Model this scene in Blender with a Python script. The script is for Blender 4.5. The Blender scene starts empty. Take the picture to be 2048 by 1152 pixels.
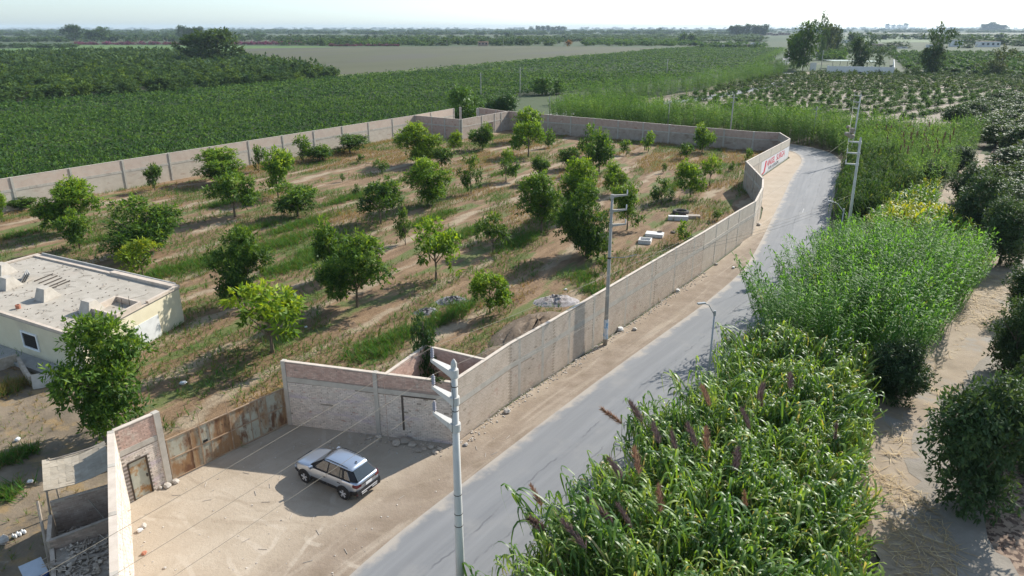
import bpy, math, random
import numpy as np
from mathutils import Vector, Matrix

SC = bpy.context.scene
COL = SC.collection
rnd = random.Random(11)
PI = math.pi

# ------------------------------------------------------------------ camera, light, sky
CAM_H, FPX, PITCH = 21.41, 1420.0, math.radians(20.15)
cd = bpy.data.cameras.new('camera')
cam = bpy.data.objects.new('camera', cd)
COL.objects.link(cam)
cam.location = (0, 0, CAM_H)
cam.rotation_euler = (PI / 2 - PITCH, 0, 0)
cd.sensor_width = 36.0
cd.lens = 36.0 * FPX / 2048.0
cd.clip_start = 0.1
cd.clip_end = 40000
SC.camera = cam

SUN_AZ, SUN_EL = math.radians(46.4), math.radians(35.0)
world = bpy.data.worlds.new('World')
SC.world = world
world.use_nodes = True
wn = world.node_tree
wn.nodes.clear()
sky = wn.nodes.new('ShaderNodeTexSky')
sky.sky_type = 'NISHITA'
sky.sun_disc = False
sky.sun_elevation = SUN_EL
sky.sun_rotation = SUN_AZ
sky.altitude = 0
sky.air_density = 1.0
sky.dust_density = 0.7
sky.ozone_density = 2.0
bg = wn.nodes.new('ShaderNodeBackground')
bg.inputs['Strength'].default_value = 0.135
wo = wn.nodes.new('ShaderNodeOutputWorld')
tintn = wn.nodes.new('ShaderNodeMix')
tintn.data_type = 'RGBA'
tintn.blend_type = 'MULTIPLY'
tintn.inputs[0].default_value = 1.0
tintn.inputs[7].default_value = (.80, .945, 1.07, 1)
desat = wn.nodes.new('ShaderNodeHueSaturation')
desat.inputs['Saturation'].default_value = .56
wn.links.new(sky.outputs[0], desat.inputs['Color'])
wn.links.new(desat.outputs[0], tintn.inputs[6])
wn.links.new(tintn.outputs[2], bg.inputs[0])
wn.links.new(bg.outputs[0], wo.inputs[0])

sd = bpy.data.lights.new('sun', 'SUN')
sd.energy = 5.0
sd.angle = math.radians(0.6)
sd.color = (1.0, 0.95, 0.87)
sun = bpy.data.objects.new('sun', sd)
COL.objects.link(sun)
tosun = Vector((math.sin(SUN_AZ) * math.cos(SUN_EL), math.cos(SUN_AZ) * math.cos(SUN_EL), math.sin(SUN_EL)))
sun.rotation_euler = tosun.to_track_quat('Z', 'Y').to_euler()
sun.location = (0, 0, 60)

SC.view_settings.view_transform = 'Standard'
SC.view_settings.look = 'None'
SC.view_settings.exposure = 0.52
SC.view_settings.gamma = 1.0
SC.view_settings.use_curve_mapping = False
SC.cycles.max_bounces = 6
SC.cycles.diffuse_bounces = 3
SC.cycles.glossy_bounces = 2
SC.cycles.transmission_bounces = 3
SC.cycles.transparent_max_bounces = 4
SC.cycles.volume_bounces = 0
SC.cycles.use_denoising = True
SC.cycles.denoiser = 'OPENIMAGEDENOISE'
SC.cycles.denoising_input_passes = 'RGB_ALBEDO_NORMAL'

# ------------------------------------------------------------------ helpers
def at(px, py, z=0.0):
    """the place at height z that the survey photo shows at (px, py)"""
    u, v = (px - 1024) / FPX, (576 - py) / FPX
    dy = math.cos(PITCH) + v * math.sin(PITCH)
    dz = -math.sin(PITCH) + v * math.cos(PITCH)
    t = (z - CAM_H) / dz
    return Vector((u * t, dy * t, z))

def height_at(Y, py):
    v = (576 - py) / FPX
    return CAM_H + Y * (-math.sin(PITCH) + v * math.cos(PITCH)) / (math.cos(PITCH) + v * math.sin(PITCH))

def px_scale(p):
    d = p[1] * math.cos(PITCH) + (CAM_H - p[2]) * math.sin(PITCH)
    return FPX / d

def tag(o, label=None, cat=None, group=None, kind=None):
    if label: o['label'] = label
    if cat: o['category'] = cat
    if group: o['group'] = group
    if kind: o['kind'] = kind
    return o

def empty(name, loc=(0, 0, 0), rz=0.0, label=None, cat=None, group=None):
    o = bpy.data.objects.new(name, None)
    o.empty_display_size = 0.3
    o.location = loc
    o.rotation_euler = (0, 0, rz)
    COL.objects.link(o)
    return tag(o, label, cat, group)

def wloc(o):
    v = Vector((0, 0, 0))
    while o is not None:
        v += Vector(o.location)
        o = o.parent
    return v

def link_mesh(name, me, parent=None, loc=(0, 0, 0), rz=0.0):
    o = bpy.data.objects.new(name, me)
    o.location = loc
    o.rotation_euler = (0, 0, rz)
    COL.objects.link(o)
    if parent is not None: o.parent = parent
    return o

def mesh_np(name, V, F, mats, attr=None, smooth=False, midx=None):
    V = np.ascontiguousarray(V, dtype=np.float32).reshape(-1, 3)
    F = np.ascontiguousarray(F, dtype=np.int32)
    k = F.shape[1]
    me = bpy.data.meshes.new(name)
    me.vertices.add(len(V))
    me.vertices.foreach_set('co', V.ravel())
    me.loops.add(F.size)
    me.loops.foreach_set('vertex_index', F.ravel())
    me.polygons.add(len(F))
    me.polygons.foreach_set('loop_start', np.arange(0, F.size, k, dtype=np.int32))
    me.polygons.foreach_set('use_smooth', np.full(len(F), bool(smooth)))
    if midx is not None: me.polygons.foreach_set('material_index', np.asarray(midx, dtype=np.int32))
    if not isinstance(mats, (list, tuple)): mats = [mats]
    for m in mats: me.materials.append(m)
    if attr:
        for an, av in attr.items():
            a = me.attributes.new(an, 'FLOAT', 'POINT')
            a.data.foreach_set('value', np.ascontiguousarray(av, dtype=np.float32).ravel())
    me.update(calc_edges=True)
    return me

class MB:
    """collects shapes in world space; build() links them as one mesh object relative to its parent"""
    def __init__(s): s.v, s.f, s.m, s.cur = [], [], [], 0
    def add(s, vs, fs):
        b = len(s.v)
        s.v += [Vector(p) for p in vs]
        s.f += [tuple(i + b for i in f) for f in fs]
        s.m += [s.cur] * len(fs)
        return s
    def box(s, c, size, rz=0.0, tilt=None, jit=0.0):
        hx, hy, hz = size[0] / 2, size[1] / 2, size[2] / 2
        R = Matrix.Rotation(rz, 3, 'Z')
        if tilt is not None: R = R @ tilt
        vs = []
        for x, y, z in ((-1,-1,-1),(1,-1,-1),(1,1,-1),(-1,1,-1),(-1,-1,1),(1,-1,1),(1,1,1),(-1,1,1)):
            p = Vector((x*hx, y*hy, z*hz))
            if jit: p += Vector((rnd.uniform(-jit, jit), rnd.uniform(-jit, jit), rnd.uniform(-jit, jit)))
            vs.append(R @ p + Vector(c))
        return s.add(vs, [(0,3,2,1),(4,5,6,7),(0,1,5,4),(1,2,6,5),(2,3,7,6),(3,0,4,7)])
    def prism(s, pts, z0, z1):
        """polygon (x, y) list ccw, z values numbers or per-vertex lists"""
        n = len(pts)
        a = z0 if isinstance(z0, (list, tuple)) else [z0]*n
        b = z1 if isinstance(z1, (list, tuple)) else [z1]*n
        vs = [(p[0], p[1], a[i]) for i, p in enumerate(pts)] + [(p[0], p[1], b[i]) for i, p in enumerate(pts)]
        fs = [tuple(range(n-1, -1, -1)), tuple(range(n, 2*n))]
        fs += [(i, (i+1) % n, n+(i+1) % n, n+i) for i in range(n)]
        return s.add(vs, fs)
    def seg(s, P, Q, th, z0, z1, off=0.0, z1b=None, z0b=None):
        """upright slab between two ground points"""
        P, Q = Vector(P[:2]), Vector(Q[:2])
        t = (Q - P).normalized(); n = Vector((t.y, -t.x))
        P, Q = P + n*off, Q + n*off
        h = n * th / 2
        pts = [P-h, P+h, Q+h, Q-h]
        pts = [pts[0], pts[1], pts[2], pts[3]]
        if z1b is None: z1b = z1
        if z0b is None: z0b = z0
        return s.prism([pts[1], pts[2], pts[3], pts[0]], [z0, z0b, z0b, z0], [z1, z1b, z1b, z1])
    def tube(s, pts, rad, n=6, cap=True):
        pts = [Vector(p) for p in pts]
        if not isinstance(rad, (list, tuple)): rad = [rad]*len(pts)
        rings = []
        for i, p in enumerate(pts):
            d = (pts[min(i+1, len(pts)-1)] - pts[max(i-1, 0)]).normalized()
            a = d.cross(Vector((0, 0, 1)))
            if a.length < 1e-3: a = d.cross(Vector((0, 1, 0)))
            a.normalize(); b = d.cross(a)
            rings.append([p + (a*math.cos(2*PI*k/n) + b*math.sin(2*PI*k/n))*rad[i] for k in range(n)])
        vs = [q for r in rings for q in r]
        fs = []
        for i in range(len(pts)-1):
            for k in range(n):
                fs.append((i*n+k, i*n+(k+1) % n, (i+1)*n+(k+1) % n, (i+1)*n+k))
        if cap:
            fs.append(tuple(range(n-1, -1, -1)))
            fs.append(tuple(range((len(pts)-1)*n, len(pts)*n)))
        return s.add(vs, fs)
    def lathe(s, c, prof, n=12):
        vs, fs = [], []
        for r, z in prof:
            for k in range(n):
                vs.append((c[0]+r*math.cos(2*PI*k/n), c[1]+r*math.sin(2*PI*k/n), c[2]+z))
        for i in range(len(prof)-1):
            for k in range(n):
                fs.append((i*n+k, i*n+(k+1) % n, (i+1)*n+(k+1) % n, (i+1)*n+k))
        fs.append(tuple(range(n-1, -1, -1)))
        fs.append(tuple(range((len(prof)-1)*n, len(prof)*n)))
        return s.add(vs, fs)
    def rock(s, c, r, seed=0, flat=0.7):
        rg = random.Random(seed)
        n, m = 7, 4
        vs = [Vector((0, 0, r*flat*rg.uniform(.8, 1.0)))]
        for i in range(1, m):
            for k in range(n):
                a, b = PI*i/m, 2*PI*(k+.5*(i % 2))/n
                q = r*rg.uniform(.75, 1.12)
                vs.append(Vector((q*math.sin(a)*math.cos(b), q*math.sin(a)*math.sin(b), q*flat*math.cos(a))))
        vs.append(Vector((0, 0, -r*flat)))
        fs = [(0, 1+k, 1+(k+1) % n) for k in range(n)]
        for i in range(m-2):
            for k in range(n):
                fs.append((1+i*n+k, 1+(i+1)*n+k, 1+(i+1)*n+(k+1) % n, 1+i*n+(k+1) % n))
        L = len(vs)-1
        fs += [(L, 1+(m-2)*n+(k+1) % n, 1+(m-2)*n+k) for k in range(n)]
        rot = Matrix.Rotation(rg.uniform(0, 6), 3, 'Z')
        return s.add([rot @ p + Vector(c) for p in vs], fs)
    def build(s, name, mat, parent=None, smooth=False, origin=None, label=None):
        o0 = wloc(parent) if parent is not None else Vector(origin or (0, 0, 0))
        me = bpy.data.meshes.new(name)
        me.from_pydata([tuple(p - o0) for p in s.v], [], s.f)
        for m in (mat if isinstance(mat, (list, tuple)) else [mat]): me.materials.append(m)
        if any(s.m): me.polygons.foreach_set('material_index', s.m)
        if smooth: me.polygons.foreach_set('use_smooth', [True]*len(me.polygons))
        me.update()
        o = link_mesh(name, me, parent, (0, 0, 0) if parent is not None else o0)
        if label: o['label'] = label
        return o

def inside(poly, X, Y):
    poly = [(p[0], p[1]) for p in poly]
    r = np.zeros(len(X), dtype=bool)
    j = len(poly)-1
    for i in range(len(poly)):
        xi, yi = poly[i]; xj, yj = poly[j]
        c = (yi > Y) != (yj > Y)
        with np.errstate(divide='ignore', invalid='ignore'):
            r ^= c & (X < (xj-xi)*(Y-yi)/(yj-yi+1e-12)+xi)
        j = i
    return r

def scatter(poly, spacing, rg, jit=0.5, rot=0.0, sp2=None):
    P = np.array([(p[0], p[1]) for p in poly])
    c = P.mean(0)
    rad = np.abs(P-c).max()*1.5
    n = int(rad*2/spacing)+2
    m = int(rad*2/(sp2 or spacing))+2
    gx, gy = np.meshgrid((np.arange(n)-n/2)*spacing, (np.arange(m)-m/2)*(sp2 or spacing))
    gx, gy = gx.ravel(), gy.ravel()
    gx = gx + rg.uniform(-jit, jit, len(gx))*spacing
    gy = gy + rg.uniform(-jit, jit, len(gy))*(sp2 or spacing)
    X = c[0]+gx*math.cos(rot)-gy*math.sin(rot)
    Y = c[1]+gx*math.sin(rot)+gy*math.cos(rot)
    k = inside(poly, X, Y)
    return X[k], Y[k]

def vnoise(X, Y, s, seed=0):
    """smooth value noise 0..1"""
    rg = np.random.default_rng(seed)
    T = rg.random((64, 64))
    x, y = X/s, Y/s
    xi, yi = np.floor(x).astype(int), np.floor(y).astype(int)
    fx, fy = x-xi, y-yi
    fx, fy = fx*fx*(3-2*fx), fy*fy*(3-2*fy)
    a, b = T[xi % 64, yi % 64], T[(xi+1) % 64, yi % 64]
    c, d = T[xi % 64, (yi+1) % 64], T[(xi+1) % 64, (yi+1) % 64]
    return (a*(1-fx)+b*fx)*(1-fy)+(c*(1-fx)+d*fx)*fy

# ------------------------------------------------------------------ materials
def new_mat(name):
    m = bpy.data.materials.new(name)
    m.use_nodes = True
    nt = m.node_tree
    nt.nodes.clear()
    return m, nt

def nd(nt, typ, ins=None, **props):
    n = nt.nodes.new(typ)
    for k, v in props.items(): setattr(n, k, v)
    for k, v in (ins or {}).items():
        if isinstance(v, bpy.types.NodeSocket): nt.links.new(v, n.inputs[k])
        else: n.inputs[k].default_value = v
    return n

def c4(c): return (c[0], c[1], c[2], 1.0)

def ramp(nt, fac, stops):
    r = nd(nt, 'ShaderNodeValToRGB', {'Fac': fac})
    e = r.color_ramp.elements
    while len(e) < len(stops): e.new(0.5)
    for i, (p, c) in enumerate(stops):
        e[i].position = p
        e[i].color = c4(c)
    return r.outputs['Color']

def coords(nt, coord='pos', rot=0.0, stretch=(1, 1, 1)):
    if coord == 'pos': v = nd(nt, 'ShaderNodeNewGeometry').outputs['Position']
    else: v = nd(nt, 'ShaderNodeTexCoord').outputs['Object']
    if rot or tuple(stretch) != (1, 1, 1):
        if rot:
            v = nd(nt, 'ShaderNodeVectorRotate', {'Vector': v, 'Angle': rot}, rotation_type='Z_AXIS').outputs[0]
        v = nd(nt, 'ShaderNodeVectorMath', {0: v, 1: stretch}, operation='MULTIPLY').outputs[0]
    return v

def noise(nt, v, scale, detail=5, rough=.6, dist=0.0):
    return nd(nt, 'ShaderNodeTexNoise', {'Vector': v, 'Scale': scale, 'Detail': detail, 'Roughness': rough, 'Distortion': dist}).outputs['Fac']

def sstep(nt, fac, lo, hi):
    return nd(nt, 'ShaderNodeMapRange', {'Value': fac, 'From Min': lo, 'From Max': hi}, interpolation_type='SMOOTHSTEP').outputs['Result']

def mix(nt, fac, a, b, blend='MIX'):
    n = nt.nodes.new('ShaderNodeMix')
    n.data_type = 'RGBA'
    n.blend_type = blend
    for k, v in ((0, fac), (6, a), (7, b)):
        if isinstance(v, bpy.types.NodeSocket): nt.links.new(v, n.inputs[k])
        else: n.inputs[k].default_value = v if k == 0 else c4(v)
    return n.outputs[2]

def math_(nt, op, a, b=0.0):
    n = nd(nt, 'ShaderNodeMath', operation=op)
    for k, v in ((0, a), (1, b)):
        if isinstance(v, bpy.types.NodeSocket): nt.links.new(v, n.inputs[k])
        else: n.inputs[k].default_value = v
    return n.outputs[0]

def finish(nt, col, rough=.85, bump=None, bdist=.02, bstr=.6, metal=0.0, spec=.3, coat=0.0):
    b = nd(nt, 'ShaderNodeBsdfPrincipled', {'Base Color': col if isinstance(col, bpy.types.NodeSocket) else c4(col), 'Roughness': rough, 'Metallic': metal, 'Specular IOR Level': spec, 'Coat Weight': coat})
    if bump is not None:
        bm = nd(nt, 'ShaderNodeBump', {'Height': bump, 'Distance': bdist, 'Strength': bstr})
        nt.links.new(bm.outputs[0], b.inputs['Normal'])
    o = nd(nt, 'ShaderNodeOutputMaterial', {'Surface': b.outputs[0]})
    return b

def M(name, stops, scale=3.0, detail=6, rough=.88, layers=(), bump=0.0, bscale=25.0, coord='pos', rot=0.0, stretch=(1, 1, 1), rand=0.0, metal=0.0, spec=.3, coat=0.0, bdist=.02):
    m, nt = new_mat(name)
    v = coords(nt, coord, rot, stretch)
    if len(stops) == 1: stops = [(0.3, stops[0][1]), (0.7, tuple(c*.9 for c in stops[0][1]))]
    col = ramp(nt, noise(nt, v, scale, detail), stops)
    for (c, s, lo, hi, st) in layers:
        vv = v if st is None else coords(nt, coord, rot, st)
        col = mix(nt, sstep(nt, noise(nt, vv, s, 6), lo, hi), col, c)
    if rand:
        g = nd(nt, 'ShaderNodeNewGeometry').outputs['Random Per Island']
        oi = nd(nt, 'ShaderNodeObjectInfo').outputs['Random']
        r = math_(nt, 'FRACT', math_(nt, 'ADD', g, oi))
        r = math_(nt, 'ADD', math_(nt, 'MULTIPLY', r, 2*rand), 1-rand)
        n = nd(nt, 'ShaderNodeVectorMath', {0: col}, operation='SCALE')
        nt.links.new(r, n.inputs['Scale'])
        col = n.outputs[0]
    h = noise(nt, v, bscale, 6, .7) if bump else None
    finish(nt, col, rough, h, bdist, bump, metal, spec, coat)
    return m

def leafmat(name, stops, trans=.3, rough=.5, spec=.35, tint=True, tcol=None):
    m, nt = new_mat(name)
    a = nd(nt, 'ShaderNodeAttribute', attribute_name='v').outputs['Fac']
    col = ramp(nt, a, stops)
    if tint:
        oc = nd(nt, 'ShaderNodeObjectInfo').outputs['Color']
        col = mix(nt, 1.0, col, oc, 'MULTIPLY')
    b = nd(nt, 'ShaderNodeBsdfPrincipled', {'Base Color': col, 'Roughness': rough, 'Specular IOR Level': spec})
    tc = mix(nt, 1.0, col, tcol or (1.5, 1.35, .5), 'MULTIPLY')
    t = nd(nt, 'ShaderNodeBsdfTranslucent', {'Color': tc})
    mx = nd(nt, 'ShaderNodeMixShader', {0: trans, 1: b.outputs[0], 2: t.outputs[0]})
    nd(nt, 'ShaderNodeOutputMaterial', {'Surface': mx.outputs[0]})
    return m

ROWA = math.radians(29.5)          # planting rows run this far clockwise from +Y
RDIR = Vector((math.sin(ROWA), math.cos(ROWA)))

CONC = M('concrete', [(.3, (.40, .36, .30)), (.7, (.52, .47, .40))], 2.0, bump=.4, layers=[((.30, .25, .2), .9, .55, .75, None)])
CONC_GREY = M('grey_concrete', [(.3, (.30, .29, .27)), (.7, (.40, .39, .36))], 3.0, bump=.4)
POLE_M = M('pole_concrete', [(.3, (.50, .48, .44)), (.7, (.60, .58, .54))], 1.5, rough=.75, layers=[((.33, .33, .31), 1.2, .55, .8, (6, 6, .4))])
POLE_OLD = M('old_pole_concrete', [(.3, (.30, .29, .26)), (.7, (.40, .38, .34))], 1.5, rough=.8, layers=[((.22, .2, .17), 1.2, .5, .8, (6, 6, .4))])
MORTAR_W = M('whitewashed_mortar', [(.3, (.24, .20, .16)), (.7, (.36, .31, .25))], 4.0, bump=.5)
MORTAR_P = M('pink_mortar', [(.3, (.27, .20, .16)), (.7, (.36, .28, .23))], 4.0, bump=.5)
BRICK_W = M('whitewashed_brick', [(.25, (.53, .44, .36)), (.5, (.64, .55, .46)), (.75, (.72, .64, .55))], 2.2,
            layers=[((.50, .30, .23), 2.6, .58, .70, (1, 1, 2.5)), ((.55, .46, .46), .8, .5, .7, (.5, .5, 3)), ((.33, .26, .20), 7.0, .62, .72, None)], bump=.5, rand=.10)
BRICK_P = M('bare_pink_brick', [(.25, (.42, .27, .21)), (.5, (.50, .34, .27)), (.75, (.56, .42, .34))], 3.0,
            layers=[((.55, .47, .38), 1.2, .55, .75, None), ((.45, .18, .12), 1.8, .66, .74, None)], bump=.5, rand=.14)
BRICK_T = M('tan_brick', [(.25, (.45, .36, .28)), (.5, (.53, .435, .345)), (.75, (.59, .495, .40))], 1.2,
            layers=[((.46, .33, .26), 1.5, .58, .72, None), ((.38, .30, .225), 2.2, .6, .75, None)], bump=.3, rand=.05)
PLASTER = M('cream_plaster', [(.3, (.62, .55, .38)), (.7, (.70, .63, .46))], .8, layers=[((.55, .48, .35), .5, .5, .75, (1, 1, .3)), ((.45, .4, .3), 2.5, .68, .8, (3, 3, .5))], bump=.15)
PLASTER_G = M('grey_render', [(.3, (.55, .55, .53)), (.7, (.66, .66, .64))], 2.0, bump=.2)
ROOF_C = M('roof_screed', [(.25, (.31, .275, .225)), (.5, (.39, .35, .29)), (.75, (.46, .415, .35))], 1.1, layers=[((.38, .33, .27), .55, .55, .72, None), ((.27, .24, .2), 3.0, .66, .76, None)], bump=.5)
PARAPET = M('parapet_cap', [(.3, (.46, .38, .30)), (.7, (.60, .51, .42))], 2.0, bump=.4)
WHITE = M('white_paint', [(.3, (.72, .72, .70)), (.7, (.80, .80, .78))], 2.0)
DARK = M('dark_void', [(.3, (.015, .015, .017)), (.7, (.03, .03, .03))], 3.0, rough=.4)
DARKWOOD = M('dark_timber', [(.3, (.07, .055, .042)), (.7, (.13, .10, .08))], 5.0, rough=.8)
IRON = M('dark_iron', [(.3, (.03, .025, .02)), (.7, (.07, .05, .035))], 5.0, rough=.7)
RUST_LAYERS = [((.29, .165, .08), .9, .40, .56, (1, 1, .6)), ((.16, .08, .042), 1.5, .50, .62, (1, 1, .45)), ((.36, .25, .14), 3.0, .54, .70, (1.5, 1.5, .3)), ((.12, .065, .04), 6.0, .60, .72, (1, 1, .6))]
RUST = M('rusted_sheet', [(.3, (.36, .34, .26)), (.7, (.47, .45, .35))], 1.2, rough=.7, layers=RUST_LAYERS, bump=.3, bscale=9)
RUST_DOOR = M('rusted_door_sheet', [(.3, (.38, .38, .30)), (.7, (.50, .48, .38))], 2.0, rough=.7, layers=[((.36, .2, .08), 1.5, .52, .64, None), ((.22, .1, .04), 3.0, .6, .7, None)], bump=.3, bscale=9)
RUST_BAR = M('rusted_bar', [(.3, (.27, .17, .10)), (.7, (.42, .31, .21))], 3.0, rough=.8)
WOOD = M('grey_wood', [(.3, (.27, .22, .17)), (.7, (.42, .36, .29))], 3.0, stretch=(1, 1, 1), bump=.4)
REED = M('woven_reed', [(.3, (.30, .255, .19)), (.7, (.41, .355, .275))], 2.5, layers=[((.33, .27, .2), 6.0, .58, .7, (1, 1, 1))], bump=.6, bscale=40, rand=.12)
STONE = M('field_stone', [(.3, (.38, .34, .29)), (.7, (.55, .5, .44))], 6.0, bump=.4)
STONE_P = M('pale_stone', [(.3, (.62, .60, .57)), (.7, (.74, .73, .70))], 6.0, bump=.4)
RUBBLE = M('rubble', [(.3, (.34, .275, .21)), (.7, (.52, .44, .35))], 3.0, bump=.4, rand=.25)
REDCLAY = M('red_clay', [(.3, (.38, .15, .09)), (.7, (.45, .2, .13))], 6.0)
BLUE = M('blue_plastic', [(.3, (.02, .05, .16)), (.7, (.03, .07, .2))], 4.0, rough=.4)
ZINC = M('zinc_sheet', [(.3, (.40, .44, .47)), (.7, (.52, .56, .6))], 2.0, rough=.45, metal=.3)
TYRE = M('black_rubber', [(.3, (.018, .018, .018)), (.7, (.03, .03, .03))], 8.0, rough=.8)
OLDTYRE = M('dusty_rubber', [(.3, (.05, .045, .04)), (.7, (.11, .1, .09))], 6.0, rough=.9)
WIRE_M = M('wire_aluminium', [(.3, (.21, .185, .14)), (.7, (.26, .23, .18))], 1.0, rough=.6)
CERAMIC = M('grey_insulator', [(.3, (.26, .25, .28)), (.7, (.33, .31, .34))], 3.0, rough=.25, spec=.6)
CERAMIC_L = M('pale_insulator', [(.3, (.6, .58, .58)), (.7, (.66, .64, .64))], 3.0, rough=.3)
GALV = M('galvanised_steel', [(.3, (.27, .28, .28)), (.7, (.34, .35, .35))], 3.0, rough=.5, metal=.3)
TIMBER_ARM = M('weathered_arm_top', [(.3, (.52, .47, .36)), (.7, (.62, .58, .48))], 5.0, stretch=(1, 1, 1))
BARK = M('bark', [(.3, (.10, .075, .05)), (.7, (.2, .16, .11))], 8.0, bump=.6, coord='obj')
PALEBARK = M('pale_bark', [(.3, (.25, .22, .18)), (.7, (.38, .34, .29))], 3.0, coord='obj')
RED_P = M('red_lettering', [(.3, (.62, .05, .08)), (.7, (.68, .07, .10))], 4.0)
BLACK_P = M('black_lettering', [(.3, (.05, .06, .08)), (.7, (.09, .1, .12))], 4.0)
SIGN_W = M('white_sign_paint', [(.3, (.66, .67, .68)), (.7, (.78, .78, .78))], 1.0, layers=[((.6, .58, .54), 1.5, .6, .8, None)])

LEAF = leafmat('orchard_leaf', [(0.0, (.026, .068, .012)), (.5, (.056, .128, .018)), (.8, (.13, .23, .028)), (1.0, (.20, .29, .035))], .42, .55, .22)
LEAF_D = leafmat('dark_glossy_leaf', [(0.0, (.030, .064, .022)), (.6, (.054, .10, .032)), (1.0, (.11, .165, .05))], .28, .55, .25)
LEAF_B = leafmat('distant_leaf', [(0.0, (.030, .062, .022)), (.6, (.06, .108, .034)), (1.0, (.11, .17, .045))], .3, .7, .12)
LEAF_C = leafmat('crop_leaf', [(0.0, (.020, .056, .015)), (.5, (.046, .106, .025)), (1.0, (.115, .20, .04))], .35, .7, .12)
CANE_L = leafmat('cane_leaf', [(0.0, (.06, .15, .028)), (.5, (.105, .225, .042)), (.92, (.17, .31, .06)), (1.0, (.36, .34, .13))], .5, .55, .2, tcol=(1.6, 1.6, .55))
NAPIER_L = leafmat('broad_grass_blade', [(0.0, (.048, .115, .02)), (.45, (.115, .215, .036)), (.88, (.24, .345, .068)), (.95, (.32, .31, .11)), (1.0, (.42, .35, .18))], .40, .44, .45, tcol=(1.6, 1.55, .5))
NAPIER_D = leafmat('drooping_grass_blade', [(0.0, (.03, .075, .016)), (.6, (.07, .135, .028)), (1.0, (.16, .19, .06))], .35, .75, .08)
CANE_F = leafmat('far_cane_leaf', [(0.0, (.05, .115, .025)), (.5, (.11, .22, .043)), (.92, (.19, .31, .06)), (1.0, (.32, .30, .12))], .38, .75, .08)
GINGER_L = leafmat('yellow_green_blade', [(0.0, (.07, .17, .02)), (.5, (.14, .25, .025)), (.75, (.27, .33, .025)), (1.0, (.42, .41, .03))], .4, .5, .3)
STEM = M('cane_stem', [(.3, (.14, .16, .06)), (.7, (.3, .28, .13))], 4.0)
PLUME = leafmat('plume_hair', [(0.0, (.10, .065, .062)), (.6, (.18, .125, .115)), (1.0, (.27, .20, .165))], .25, .8, .1, tcol=(1.2, 1, .9))
STRAW = leafmat('dry_straw', [(0.0, (.36, .25, .12)), (.6, (.52, .39, .21)), (1.0, (.68, .56, .36))], .1, .7, .2, tcol=(1, 1, 1))
WEED = leafmat('weed_blade', [(0.0, (.045, .16, .022)), (.3, (.09, .20, .034)), (.5, (.15, .155, .045)), (.7, (.225, .165, .07)), (1.0, (.32, .215, .095))], .35, .7, .12)
BOUG = leafmat('bougainvillea_leaf', [(0.0, (.05, .06, .03)), (.5, (.18, .05, .10)), (1.0, (.28, .06, .18))], .2, .7, .1)
PALM_L = leafmat('palm_frond', [(0.0, (.03, .06, .03)), (1.0, (.06, .095, .04))], .15, .6, .2)
# ------------------------------------------------------------------ ground, roads, fields
def sheet(name, poly, z, mat, attr=None):
    pts = [(p[0], p[1]) for p in poly]
    # ccw
    A = sum(pts[i][0]*pts[(i+1) % len(pts)][1]-pts[(i+1) % len(pts)][0]*pts[i][1] for i in range(len(pts)))
    if A < 0: pts.reverse()
    from mathutils.geometry import tessellate_polygon
    tris = tessellate_polygon([[Vector((p[0], p[1], 0)) for p in pts]])
    me = bpy.data.meshes.new(name)
    fs = []
    for t in tris:
        a, b, c = [Vector(pts[i]) for i in t]
        fs.append(t if (b-a).cross(c-a) > 0 else (t[0], t[2], t[1]))
    me.from_pydata([(p[0], p[1], z) for p in pts], [], fs)
    me.materials.append(mat)
    return tag(link_mesh(name, me), kind='structure')

def rough(poly, step=1.2, amp=.35, seed=1):
    rg = random.Random(seed); out = []
    for i, a in enumerate(poly):
        b = poly[(i+1) % len(poly)]; L = math.hypot(b[0]-a[0], b[1]-a[1]); n = max(1, min(60, int(L/step)))
        for k in range(n):
            f = k/n; out.append((a[0]+(b[0]-a[0])*f+rg.uniform(-amp, amp), a[1]+(b[1]-a[1])*f+rg.uniform(-amp, amp)))
    return out

# far plain with its patchwork of fields
m, nt = new_mat('plain_fields')
v = coords(nt, 'pos', .35, (1/420, 1/190, 0))
vo = nd(nt, 'ShaderNodeTexVoronoi', {'Vector': v, 'Scale': 1.0, 'Randomness': .75}, distance='CHEBYCHEV')
cellv = nd(nt, 'ShaderNodeSeparateColor', {'Color': vo.outputs['Color']}).outputs[0]
pc = ramp(nt, cellv, [(0.0, (.035, .06, .02)), (.3, (.05, .08, .025)), (.5, (.075, .085, .04)), (.68, (.04, .068, .022)), (.84, (.12, .115, .07)), (1.0, (.045, .07, .028))])
pc = mix(nt, sstep(nt, noise(nt, coords(nt), .02, 6), .45, .75), pc, (.05, .07, .028))
finish(nt, pc, .95, noise(nt, coords(nt), .6, 4), .3, .6)
PLAIN = m
gx = np.array([-9000, -3000, -1200, -500, -200, -60, 60, 200, 500, 1200, 3000, 9000.])
gy = np.array([-120, 0, 100, 200, 400, 800, 1600, 3200, 6000, 12000.])
X, Y = np.meshgrid(gx, gy)
V = np.stack([X.ravel(), Y.ravel(), np.full(X.size, -.09)], 1)
n = len(gx)
F = [(j*n+i, j*n+i+1, (j+1)*n+i+1, (j+1)*n+i) for j in range(len(gy)-1) for i in range(n-1)]
tag(link_mesh('plain', mesh_np('plain', V, F, PLAIN)), kind='structure')

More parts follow.
